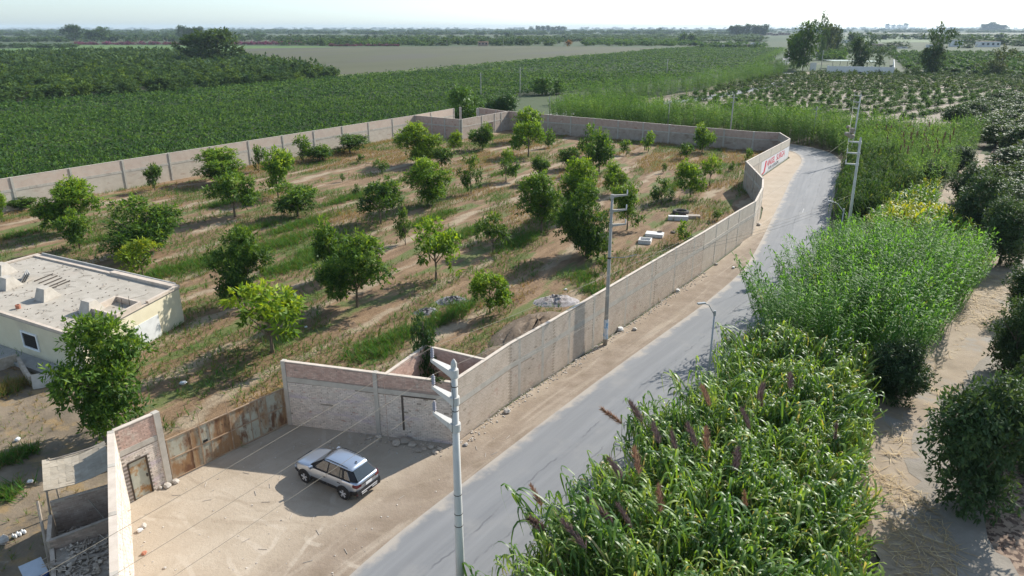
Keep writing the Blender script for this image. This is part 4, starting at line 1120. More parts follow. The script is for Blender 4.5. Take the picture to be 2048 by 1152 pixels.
def cpart(name, V, F, mat, parent=None, smooth=True, sub=0):
    me = bpy.data.meshes.new(name); me.from_pydata([tuple(p) for p in V], [], F); me.materials.append(mat)
    if smooth: me.polygons.foreach_set('use_smooth', [True]*len(me.polygons))
    me.update()
    o = link_mesh(name, me, parent or car)
    if sub:
        md = o.modifiers.new('smooth', 'SUBSURF'); md.levels = sub; md.render_levels = sub
    return o
ST = [(2.17, .50, .48, .66), (2.13, .66, .36, .80), (2.0, .79, .30, .92), (1.7, .865, .28, 1.0), (1.28, .89, .28, 1.045), (.95, .895, .28, 1.085), (.4, .895, .28, 1.09), (-.4, .895, .28, 1.09), (-1.2, .895, .28, 1.10), (-1.7, .885, .29, 1.10), (-1.98, .84, .32, 1.07), (-2.10, .77, .36, 1.03), (-2.16, .66, .44, .98)]
def sect(x):
    xs = [s[0] for s in ST]
    for a, b in zip(ST, ST[1:]):
        if b[0] <= x <= a[0]:
            f = (x-b[0])/(a[0]-b[0])
            return [b[i]+(a[i]-b[i])*f for i in range(1, 4)]
    return list(ST[-1][1:])
RING = [(0, 0, 0), (.80, 0, 0), (.965, 0, .10), (1.0, 0, .30), (1.0, .46, .0), (.985, .80, 0), (.945, .94, 0), (.84, 1.0, 0), (0, 1.03, 0)]
def ringpt(x, j):
    w_, zb, zt = sect(x)
    a, fz, dz = RING[j]
    if j < 4: z = zb+dz
    else: z = zb+.30+(zt-zb-.30)*((fz-.40)/.60 if fz > .40 else 0)
    if j == 3: z = zb+min(.30, (zt-zb)*.5)
    return (x, a*w_, z)
V, F = [], []
nr = len(RING)
for s in ST:
    half = [ringpt(s[0], j) for j in range(nr)]
    V += half+[(p[0], -p[1], p[2]) for p in half[-2:0:-1]]
m_ = 2*nr-2
for i in range(len(ST)-1):
    for k in range(m_): F.append((i*m_+k, (i+1)*m_+k, (i+1)*m_+(k+1) % m_, i*m_+(k+1) % m_))
F.append(tuple(range(m_))); F.append(tuple(range((len(ST)-1)*m_+m_-1, (len(ST)-1)*m_-1, -1)))
body = cpart('body', V, F, PAINT, sub=1)
# bonnet shut line and door panels, lifted slightly from the body
def sidepatch(name, x0, x1, j0, j1, sgn, off, mat, nx=5, parent=None):
    V, F = [], []
    js = list(range(j0, j1+1))
    for i in range(nx+1):
        x = x0+(x1-x0)*i/nx
        for j in js:
            p = ringpt(x, j); V.append((p[0], sgn*(p[1]+off), p[2]+(.0 if j < 6 else off*.3)))
    n_ = len(js)
    for i in range(nx):
        for k in range(n_-1): F.append((i*n_+k, i*n_+k+1, (i+1)*n_+k+1, (i+1)*n_+k))
    return cpart(name, V, F, mat, parent)
for sgn in (1, -1):
    for (x0, x1) in ((.82, -.26), (-.28, -1.22)):
        dpan = sidepatch('door', x0, x1, 3, 6, sgn, .005, PAINT)
        hx = x1+.16; hp = ringpt(hx, 5)
        b = MB(); b.box((hx, sgn*(hp[1]+.012), hp[2]-.08), (.19, .03, .035)); cpart('door_handle', b.v, b.f, CLAD, dpan, False)
        sidepatch('sill_trim', x0, x1, 1, 3, sgn, .012, CLAD)
    # cladding between and behind the wheels
    sidepatch('bumper_side', -1.74, -2.1, 1, 3, sgn, .012, CLAD, 3)
    sidepatch('bumper_side', 1.74, 2.1, 1, 3, sgn, .012, CLAD, 3)
    sidepatch('belt_line', .80, -1.75, 6, 7, sgn, .004, CLAD, 6)
for wx in (1.29, -1.32):
    for sgn in (1, -1):
        # wheel arch
        n_ = 14; V, F = [], []
        for k in range(n_+1):
            a = PI*(-.06+1.12*k/n_)
            for r_, y in ((.425, .905), (.345, .912), (.345, .70), (.425, .70)):
                V.append((wx+r_*math.cos(a), sgn*y, .345+r_*math.sin(a)))
        for k in range(n_):
            for q in range(4): F.append((k*4+q, k*4+(q+1) % 4, (k+1)*4+(q+1) % 4, (k+1)*4+q))
        cpart('wheel_arch', V, F, CLAD)
        b = MB(); b.box((wx, sgn*.84, .34), (.72, .14, .68)); 
        well = [(wx+.36*math.cos(2*PI*k/16), sgn*.908, .345+.36*math.sin(2*PI*k/16)) for k in range(16)]
        cpart('wheel_well', well, [tuple(range(16))], DARK, None, False)
        wh = bpy.data.objects.new('wheel', None); COL.objects.link(wh); wh.parent = car; wh.location = (wx, sgn*.80, .335)
        def lat(prof, n=20):
            V, F = [], []
            for r_, y in prof:
                for k in range(n): V.append((r_*math.cos(2*PI*k/n), sgn*y, r_*math.sin(2*PI*k/n)))
            for i in range(len(prof)-1):
                for k in range(n): F.append((i*n+k, i*n+(k+1) % n, (i+1)*n+(k+1) % n, (i+1)*n+k))
            return V, F
        V, F = lat([(.22, -.1), (.32, -.1), (.335, -.06), (.335, .10), (.32, .128), (.235, .132), (.215, .11)])
        cpart('tyre', V, F, TYRE, wh)
        V, F = lat([(.225, .10), (.215, .128), (.20, .125), (.195, .08), (.02, .07)])
        rm = cpart('rim_barrel', V, F, CLAD, wh)
        b = MB()
        for k in range(5):
            a = 2*PI*k/5+.3
            for da in (-.16, .16):
                b.box((.115*math.cos(a+da), sgn*.122, .115*math.sin(a+da)), (.19, .022, .03), 0, Matrix.Rotation(-(a+da), 3, 'Y'))
        b.box((0, sgn*.125, 0), (.09, .03, .09))
        cpart('rim', b.v, b.f, ALLOY, wh, False)
# cabin
cb_ = [(.98, .70, 1.07), (.60, .80, 1.08), (-.4, .815, 1.08), (-1.3, .81, 1.09), (-1.82, .78, 1.09), (-2.07, .66, 1.07)]
ct_ = [(.12, .50, 1.545), (-.05, .585, 1.565), (-.5, .60, 1.585), (-1.15, .60, 1.565), (-1.45, .57, 1.525), (-1.60, .50, 1.485)]
n_ = 6
V = [p for p in cb_]+[(p[0], -p[1], p[2]) for p in cb_[::-1]]+[p for p in ct_]+[(p[0], -p[1], p[2]) for p in ct_[::-1]]
F = [(k, (k+1) % 12, 12+(k+1) % 12, 12+k) for k in range(12)]+[tuple(range(23, 11, -1))]
cabin = cpart('cabin', V, F, CLAD, smooth=False)
# roof skin
V, F = [], []
prof_ = [(.17, .52, 1.545), (.0, .60, 1.57), (-.5, .625, 1.592), (-1.15, .62, 1.572), (-1.5, .59, 1.53), (-1.70, .53, 1.488)]
for x, y, z in prof_:
    for f_, dz in ((1.0, -.012), (.985, .012), (.9, .035), (.5, .055), (0, .06), (-.5, .055), (-.9, .035), (-.985, .012), (-1.0, -.012)): V.append((x, y*f_, z+dz))
for i in range(5):
    for k in range(8): F.append((i*9+k, i*9+k+1, (i+1)*9+k+1, (i+1)*9+k))
for i in (0, 5): F.append(tuple(i*9+k for k in (range(9) if i else range(8, -1, -1))))
roof_ = cpart('roof', V, F, PAINT)
def sideglass(name, b0, b1, t0, t1, sgn, mat=GLASS, off=.012, zb=1.12, zt=1.535):
    def on(x, z):
        f_ = (z-1.085)/(1.575-1.085); return (x, sgn*((.81+(.60-.81)*f_)+off), z)
    V = [on(b0, zb), on(b1, zb), on(t1, zt), on(t0, zt)]
    V2 = [(p[0], p[1]-sgn*.03, p[2]) for p in V]
    return cpart(name, V+V2, [(0, 1, 2, 3), (7, 6, 5, 4), (0, 4, 5, 1), (1, 5, 6, 2), (2, 6, 7, 3), (3, 7, 4, 0)], mat, None, False)
for sgn in (1, -1):
    sideglass('side_window', .60, -.22, .12, -.24, sgn)
    sideglass('side_window', -.32, -1.04, -.32, -1.0, sgn)
    sideglass('side_window', -1.08, -1.22, -1.04, -1.16, sgn, zt=1.46)
    sideglass('quarter_window', -1.36, -1.74, -1.28, -1.46, sgn, zt=1.46)
    sideglass('pillar_trim', -1.25, -1.33, -1.17, -1.25, sgn, CLAD, .016, zt=1.54)
    b = MB(); b.tube([(.02, sgn*.56, 1.635), (-.25, sgn*.575, 1.665), (-1.1, sgn*.575, 1.648), (-1.42, sgn*.55, 1.59)], [.012, .02, .02, .012], 6); cpart('roof_rail', b.v, b.f, CLAD)
    b = MB(); b.box((.70, sgn*.96, 1.13), (.13, .20, .13), -sgn*.25, jit=.008); b.box((.72, sgn*.86, 1.08), (.06, .1, .04)); cpart('side_mirror', b.v, b.f, PAINT, None, False)
    b = MB(); b.tube([(.92, sgn*.72, 1.09), (.14, sgn*.55, 1.56)], .03, 6); cpart('front_pillar', b.v, b.f, CLAD)
    # lamps
    b = MB(); b.add([(-1.93, sgn*.875, .98), (-2.09, sgn*.79, .96), (-2.17, sgn*.50, .93), (-2.19, sgn*.50, .83), (-2.13, sgn*.79, .80), (-1.96, sgn*.885, .86),
                     (-1.93, sgn*.80, .98), (-2.05, sgn*.7, .96), (-2.1, sgn*.5, .93), (-2.1, sgn*.5, .83), (-2.05, sgn*.7, .80), (-1.96, sgn*.80, .86)],
                    [(0, 1, 4, 5), (1, 2, 3, 4), (6, 11, 10, 7), (7, 10, 9, 8), (0, 6, 7, 1), (1, 7, 8, 2), (3, 9, 10, 4), (4, 10, 11, 5), (2, 8, 9, 3), (5, 11, 6, 0)])
    cpart('tail_light', b.v, b.f, TAILL, None, False)
    b = MB(); b.box((-2.13, sgn*.72, .47), (.06, .16, .10), sgn*.3); cpart('rear_reflector', b.v, b.f, TAILL, None, False)
    b = MB(); b.box((2.02, sgn*.70, .62), (.10, .16, .12), sgn*-.55); cpart('headlight', b.v, b.f, HEADL, None, False)
wsc = [(.93, .66, 1.12), (.93, -.66, 1.12), (.18, -.49, 1.55), (.18, .49, 1.55)]
cpart('windscreen', wsc+[(x-.04, y, z-.04) for x, y, z in wsc], [(0, 1, 2, 3), (7, 6, 5, 4), (0, 4, 5, 1), (1, 5, 6, 2), (2, 6, 7, 3), (3, 7, 4, 0)], GLASS, None, False)
rgl = [(-2.09, -.62, 1.10), (-2.09, .62, 1.10), (-1.68, .47, 1.462), (-1.68, -.47, 1.462)]
cpart('rear_window', rgl+[(x+.05, y, z-.02) for x, y, z in rgl], [(0, 1, 2, 3), (7, 6, 5, 4), (0, 4, 5, 1), (1, 5, 6, 2), (2, 6, 7, 3), (3, 7, 4, 0)], GLASS, None, False)
b = MB(); b.box((-2.13, 0, .47), (.13, 1.56, .36), jit=.01); cpart('rear_bumper', b.v, b.f, CLAD, None, False)
b = MB(); b.box((-2.20, 0, .50), (.04, 1.1, .035)); b.box((-2.19, .36, .40), (.05, .34, .035)); b.box((-2.19, -.36, .40), (.05, .34, .035)); cpart('skid_plate', b.v, b.f, SKID, None, False)
b = MB(); b.box((-2.185, 0, .79), (.015, .42, .14)); cpart('number_plate', b.v, b.f, WHITE, None, False)
b = MB(); b.box((-2.17, 0, .90), (.03, 1.0, .03)); cpart('boot_trim', b.v, b.f, CLAD, None, False)
b = MB(); b.add([(-1.38, .03, 1.63), (-1.38, -.03, 1.63), (-1.55, 0, 1.62), (-1.48, 0, 1.70)], [(0, 1, 3), (1, 2, 3), (2, 0, 3), (0, 2, 1)]); cpart('antenna_fin', b.v, b.f, CLAD, None, False)
b = MB(); b.box((2.13, 0, .70), (.08, .95, .24)); cpart('grille', b.v, b.f, CLAD, None, False)
b = MB(); b.box((2.12, 0, .43), (.12, 1.35, .18)); cpart('front_bumper', b.v, b.f, CLAD, None, False)

# ------------------------------------------------------------------ stones, rubble, yard objects
def rock_thing(px, py, r, label, mat=STONE, seed=None, flat=.7, cat='stone', name='stone', group=None):
    p = at(px, py); b = MB(); b.rock((0, 0, r*flat*.55), r, seed if seed is not None else int(px*7+py), flat)
    o = b.build(name, mat, origin=(0, 0, 0)); o.location = (p.x, p.y, .012)
    return tag(o, label, cat, group)
for a in ((280, 1063, .15, 'rounder of the two pale stones near the left wall on the sand', STONE_P), (288, 1054, .16, 'larger tan stone just behind the pale stone near the left wall'), (289, 1108, .13, 'broken red brick lump on the sand near the left wall', REDCLAY),
          (336, 974, .22, 'flat pale stone at the foot of the pillar beside the gate'), (352, 966, .2, 'rounded stone under the hinge end of the rusty gate'), (322, 978, .13, 'small stone left of the flat stone at the pillar foot'),
          (1014, 825, .24, 'brown stone on the shoulder close to the entrance corner wall'), (1241, 661, .26, 'pale lump of rubble at the wall foot right of the wall pole', STONE_P), (1269, 660, .2, 'grey stone lying on the shoulder right of the wall pole'),
          (1355, 583, .24, 'pale stone at the wall foot midway along the road', STONE_P), (1354, 583.5, .1, 'pebble beside the pale stone midway along the road'), (1432, 530, .2, 'stone on the shoulder where the road starts to bend'), (1467, 537, .18, 'flat pale stone on the shoulder near the road edge at the bend', STONE_P), (1517, 451, .3, 'dark stone at the wall foot near the bend'),
          (932, 891, .14, 'small stone beside the nearest pole at the wall corner'), (950, 772+70, .12, 'small tan stone near the entrance corner on the shoulder'), (330, 1137, .08, 'small dark clod on the sand near the bottom edge')):
    rock_thing(*a)
for k, (px, py, r) in enumerate(((741, 876, .16), (757, 874, .22), (793, 888, .3), (812, 884, .38), (825, 891, .26), (839, 903, .22), (848, 900, .16), (862, 896, .24), (870, 906, .2), (718, 869, .12), (880, 900, .18), (660, 886, .14))):
    rock_thing(px, py, r, 'lump of broken concrete in the shade at the foot of the entrance wall', RUBBLE, 60+k, .45, 'rubble lump', 'rubble_lump', 'rubble along the entrance wall')
b = MB(); rg = random.Random(3)
for k in range(150):
    s = rg.uniform(4.5, 9.6); o_ = abs(rg.gauss(0, .6))+.1
    p = onE(s, .02, o_); b.box(p, (rg.uniform(.03, .14), rg.uniform(.03, .1), .05), rg.uniform(0, 3), jit=.015)
tag(b.build('rubble', RUBBLE, origin=tuple(onE(7, 0, .5))), 'crumbs of broken brick along the foot of the entrance wall', 'rubble', kind='stuff')
b = MB()
for k in range(420):
    s = rg.uniform(0, sa[5]); i = max(j for j in range(6) if sa[j] <= s); f = (s-sa[i])/(sa[i+1]-sa[i])
    P_, Q_ = Vector(road_path[i][:2]), Vector(road_path[i+1][:2]); t_ = (Q_-P_).normalized()
    p = P_+(Q_-P_)*f+Vector((t_.y, -t_.x))*(abs(rg.gauss(0, .35))+.08)
    b.box((p.x, p.y, .025), (rg.uniform(.03, .12), rg.uniform(.03, .09), rg.uniform(.03, .08)), rg.uniform(0, 3), jit=.012)
tag(b.build('gravel', STONE, origin=(5, 45, 0)), 'stones and earth crumbs along the foot of the roadside wall', 'gravel', kind='stuff')

b = MB()
for k in range(420):
    x, y = rg.uniform(-18, 4), rg.uniform(17, 36)
    if not inside([(-13, 18.9), (-18, 28.3), (-17, 30.1), (-12.8, 35.4), (-3.2, 33.3), (2, 38), (-3, 28), (-9, 19)], np.array([x]), np.array([y]))[0]: continue
    r_ = rg.uniform(.012, .04)
    if k % 5: b.box((x, y, .02), (r_*2, r_*1.4, r_), rg.uniform(0, 3), jit=r_*.3)
    else:
        a_ = rg.uniform(0, 6); b.tube([(x, y, .03), (x+.4*math.cos(a_), y+.4*math.sin(a_), .03)], .012, 4)
tag(b.build('pebbles', STONE, origin=(-10, 27, 0)), 'scattered pebbles and twigs on the sandy forecourt', 'pebbles', kind='stuff')
p = at(1361, 428); b = MB(); V, F = [], []
for i in range(24):
    for j in range(8):
        a, c_ = 2*PI*i/24, 2*PI*j/8
        rr_ = .80+.22*math.cos(c_); b.v.append(Vector((rr_*math.cos(a), rr_*math.sin(a), .26+.24*math.sin(c_))))
b.f = [(i*8+j, ((i+1) % 24)*8+j, ((i+1) % 24)*8+(j+1) % 8, i*8+(j+1) % 8) for i in range(24) for j in range(8)]; b.m = [0]*len(b.f)
o = b.build('tyre', OLDTYRE, origin=(0, 0, 0), smooth=True); o.location = p; tag(o, 'big dusty tractor tyre lying flat in the yard', 'tyre')
def yard_box(px, py, size, rz, label, name, cat, mat=STONE_P, hollow=False):
    p = at(px, py); b = MB()
    if hollow:
        x, y, z = size; t_ = .12
        b.box((0, y/2-t_/2, z/2), (x, t_, z)); b.box((0, -y/2+t_/2, z/2), (x, t_, z)); b.box((x/2-t_/2, 0, z/2-.002), (t_, y-2*t_-.002, z-.004)); b.box((-x/2+t_/2, 0, z/2-.002), (t_, y-2*t_-.002, z-.004)); b.box((0, 0, .1), (x-2*t_, y-2*t_, .1))
    else: b.box((0, 0, size[2]/2), size, jit=.01)
    o = b.build(name, mat, origin=(0, 0, 0)); o.location = p; o.rotation_euler.z = rz
    return tag(o, label, cat)
yard_box(1356, 440, (2.3, .55, .5), -.12, 'long white concrete trough lying in front of the big tyre', 'trough', 'trough')
yard_box(1386, 436, (1.6, .9, .35), -.1, 'weathered grey crate right of the white trough', 'crate', 'crate', WOOD)
yard_box(1309, 472, (1.9, 1.2, .35), -.35, 'white concrete manhole lid block with an iron ring, behind the hollow one', 'manhole_block', 'manhole')
yard_box(1290, 485, (1.3, 1.3, .4), -.3, 'white open concrete chamber in the dry grass, nearest the wall', 'manhole_chamber', 'manhole', hollow=True)
p = at(1319, 470); b = MB(); b.lathe((0, 0, 0), [(.28, 0), (.3, .05), (.22, .06), (.2, .01)], 12); o = b.build('iron_ring', IRON, origin=(0, 0, 0)); o.location = (p.x, p.y, .36); tag(o, 'rusty iron ring lying on the white manhole block', 'ring')
rock_thing(1346, 466, .35, 'dark brown lump of wood lying in the dry yard grass', M('dark_wood', [(.3, (.06, .045, .035)), (.7, (.1, .08, .06))], 5), 5, .35, 'log', 'log')

def mound(cx, cy, rx, ry, h, rot, mat, name, label, cat, seed=1, rough=.25):
    n_, m__ = 26, 10; V, F = [], []
    rg = np.random.default_rng(seed)
    for i in range(m__+1):
        for k in range(n_):
            r_ = i/m__; a = 2*PI*k/n_
            x, y = rx*r_*math.cos(a), ry*r_*math.sin(a)
            z = h*max(0, (1-r_*r_))**1.2*(1+rg.uniform(-rough, rough))-.02*(r_ > .98)-.02
            V.append((x+rg.uniform(-.1, .1)*(r_ < 1), y+rg.uniform(-.1, .1)*(r_ < 1), z))
    for i in range(m__):
        for k in range(n_): F.append((i*n_+k, i*n_+(k+1) % n_, (i+1)*n_+(k+1) % n_, (i+1)*n_+k))
    b = MB(); b.add(V, F)
    o = b.build(name, mat, origin=(0, 0, 0), smooth=True); o.location = (cx, cy, 0); o.rotation_euler.z = rot
    return tag(o, label, cat)
SOILH = M('dark_spoil', [(.3, (.13, .095, .065)), (.7, (.22, .165, .115))], 1.0, layers=[((.36, .31, .26), 3.0, .62, .72, None)], bump=.9, bscale=6, bdist=.08)
p = at(1075, 668); mound(p.x, p.y, 3.0, 5.0, 1.1, -.6, SOILH, 'soil_heap', 'dark brown earth heap behind the roadside wall', 'heap', 2)
p = at(985, 735); mound(p.x+.3, p.y+1.5, 1.6, 2.6, .5, -.6, SOILH, 'soil_heap', 'low earth heap beside the small corner pen', 'heap', 3)
ASH = M('pale_ash', [(.3, (.26, .23, .22)), (.7, (.46, .43, .42))], 2.2, layers=[((.16, .13, .12), 2.5, .55, .68, None)], bump=.9, bscale=9, bdist=.08)
ASHD = M('dark_ash', [(.3, (.12, .115, .13)), (.7, (.28, .27, .29))], 2.2, layers=[((.44, .42, .42), 3.0, .58, .68, None)], bump=.9, bscale=9, bdist=.08)
p = at(1112, 604); mound(p.x, p.y, 2.1, 1.3, .45, .2, ASH, 'rubble_heap', 'pale broken rubble heap behind the dark earth heap', 'heap', 4, .6)
p = at(905, 603); mound(p.x, p.y, 1.5, 1.1, .3, .1, ASHD, 'ash_heap', 'bluish grey ash heap left of the lone bushy tree', 'heap', 5, .7)
p = at(852, 624); mound(p.x, p.y, 1.1, .8, .22, .4, ASHD, 'ash_heap', 'smaller grey ash patch above the ivy covered post', 'heap', 6, .7)
for k, (px, py, r, l) in enumerate(((980, 741, .2, 'white stone beside the low earth heap'), (1132, 580, .16, 'white stone in the dry grass behind the rubble heap'), (366, 768, .25, 'white plastic bag crumpled on the trickle of pale soil'), (60, 965, .18, 'white rag on the scrub ground left of the mat roof'), (612, 655, .14, 'white scrap on the ground right of the yellow tree'))):
    rock_thing(px, py, r, l, WHITE if k > 1 else STONE_P, 80+k, .5, 'bag' if 'bag' in l else ('rag' if 'rag' in l or 'scrap' in l else 'stone'), 'plastic_bag' if 'bag' in l else ('rag' if 'rag' in l or 'scrap' in l else 'stone'))
# ------------------------------------------------------------------ foliage makers
def unit(a): return a/np.maximum(np.linalg.norm(a, axis=-1, keepdims=True), 1e-9)

def leaf_diamonds(P, D, N, L, W, v):
    """flat pointed leaves: base P, direction D, face normal about N"""
    S = unit(np.cross(D, N))
    n = len(P)
    Lc, Wc = L[:, None], W[:, None]
    V = np.stack([P, P+D*Lc*.45+S*Wc*.5, P+D*Lc, P+D*Lc*.45-S*Wc*.5], 1).reshape(-1, 3)
    F = np.arange(n*4).reshape(n, 4)
    return V, F, np.repeat(v, 4)

def crown(seed, lobes=16, clumps=300, per=8, L=.06, W=.022, rx=.5, zlo=.16, lob=(.13, .24), droop=.5, fill=.8, tall=False, vbias=0.0):
    g = np.random.default_rng(seed)
    th = g.uniform(0, 2*PI, lobes)
    zc = g.uniform(0, 1, lobes)
    prof = np.sqrt(np.clip(1-((zc-.45)/.60)**2, .05, 1)) if not tall else np.clip(.35+.5*np.sin(zc*PI)+g.uniform(-.2, .2, lobes), .15, 1)
    lr = g.uniform(*lob, lobes)
    rad = np.sqrt(g.uniform(0, 1, lobes))*fill
    C = np.stack([np.cos(th)*(rx-lr*.8)*prof*rad*1.15, np.sin(th)*(rx-lr*.8)*prof*rad*1.15, zlo+lr*.6+zc*(1-zlo-lr*1.35)], 1)
    k = g.choice(lobes, clumps, p=lr**2/np.sum(lr**2))
    d = unit(g.normal(size=(clumps, 3))+np.array([0, 0, .35]))
    c = C[k]+d*lr[k][:, None]*np.where(g.random((clumps, 1)) < .14, g.uniform(1.0, 1.42, (clumps, 1)), g.uniform(.45, 1.08, (clumps, 1)))*np.array([1, 1, .85])
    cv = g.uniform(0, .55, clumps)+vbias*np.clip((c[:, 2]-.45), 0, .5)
    n = clumps*per
    ci = np.repeat(np.arange(clumps), per)
    D = unit(d[ci]*.7+g.normal(size=(n, 3))*.75+np.array([0, 0, -1.0])*droop*g.uniform(0, 1, (n, 1)))
    P = c[ci]+g.normal(size=(n, 3))*L*.25
    N = unit(d[ci]*.6+np.array([0, 0, .7])+g.normal(size=(n, 3))*.45)
    ln = L*g.uniform(.6, 1.35, n)
    v = np.clip(cv[ci]+g.uniform(0, .45, n), 0, 1)
    return leaf_diamonds(P, D, N, ln, W*g.uniform(.7, 1.3, n), v)

def crown_mesh(name, mat, seed, **k):
    V, F, v = crown(seed, **k)
    return mesh_np(name, V, F, mat, {'v': v})

def trunk_mesh(seed, mat=BARK, h=.6, r=.026, limbs=6, rx=.36):
    rg = random.Random(seed); b = MB()
    t0 = Vector((0, 0, -.02)); top = Vector((rg.uniform(-.03, .03), rg.uniform(-.03, .03), h))
    fork = Vector((rg.uniform(-.01, .01), rg.uniform(-.01, .01), .24))
    b.tube([t0, fork*.5, fork, (fork+top)*.5, top], [r*1.25, r, r*.9, r*.55, r*.2], 6)
    for k in range(limbs):
        a = 2*PI*k/limbs+rg.uniform(-.4, .4); f = rg.uniform(.0, .6)
        p0 = fork+(top-fork)*f
        p1 = p0+Vector((math.cos(a)*rx*.45, math.sin(a)*rx*.45, .14)); p2 = p0+Vector((math.cos(a)*rx, math.sin(a)*rx, .30))
        b.tube([p0, p1, p2], [r*.5, r*.35, r*.12], 5, cap=False)
    me = bpy.data.meshes.new('trunk'); me.from_pydata([tuple(p) for p in b.v], [], b.f); me.materials.append(mat)
    return me

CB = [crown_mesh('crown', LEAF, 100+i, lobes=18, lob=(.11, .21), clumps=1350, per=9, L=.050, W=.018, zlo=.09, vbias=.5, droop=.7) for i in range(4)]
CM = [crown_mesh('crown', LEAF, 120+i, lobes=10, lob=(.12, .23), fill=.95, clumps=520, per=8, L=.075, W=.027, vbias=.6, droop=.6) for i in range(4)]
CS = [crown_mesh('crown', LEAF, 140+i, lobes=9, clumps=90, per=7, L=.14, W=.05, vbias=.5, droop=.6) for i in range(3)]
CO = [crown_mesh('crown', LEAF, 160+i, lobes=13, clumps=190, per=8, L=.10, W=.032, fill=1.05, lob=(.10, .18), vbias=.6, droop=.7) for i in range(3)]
TR = [trunk_mesh(i) for i in range(4)]
CT = dict(g=(1, 1, 1, 1), y=(1.6, 1.38, .8, 1), l=(1.45, 1.35, .9, 1), d=(.72, .76, .85, 1), o=(1.5, 1.2, .8, 1))
tcount = 0
def yard_tree(bx, by, ty, w, kind, tint, label, group=None, name='orchard_tree', cat='tree'):
    global tcount
    tcount += 1
    p = at(bx, by); h = height_at(p.y, ty); wm = w/px_scale(p+Vector((0, 0, h*.6)))
    root = empty(name, tuple(p), label=label, cat=cat, group=group)
    me = {'b': CB, 'm': CM, 's': CS, 'o': CO}[kind]
    rz = tcount*1.7
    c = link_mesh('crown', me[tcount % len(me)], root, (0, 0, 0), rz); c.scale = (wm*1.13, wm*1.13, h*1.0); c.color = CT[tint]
    t = link_mesh('trunk', TR[tcount % 4], root, (0, 0, 0), rz); t.scale = (max(wm, h*.5)*.9, max(wm, h*.5)*.9, h)
    return root
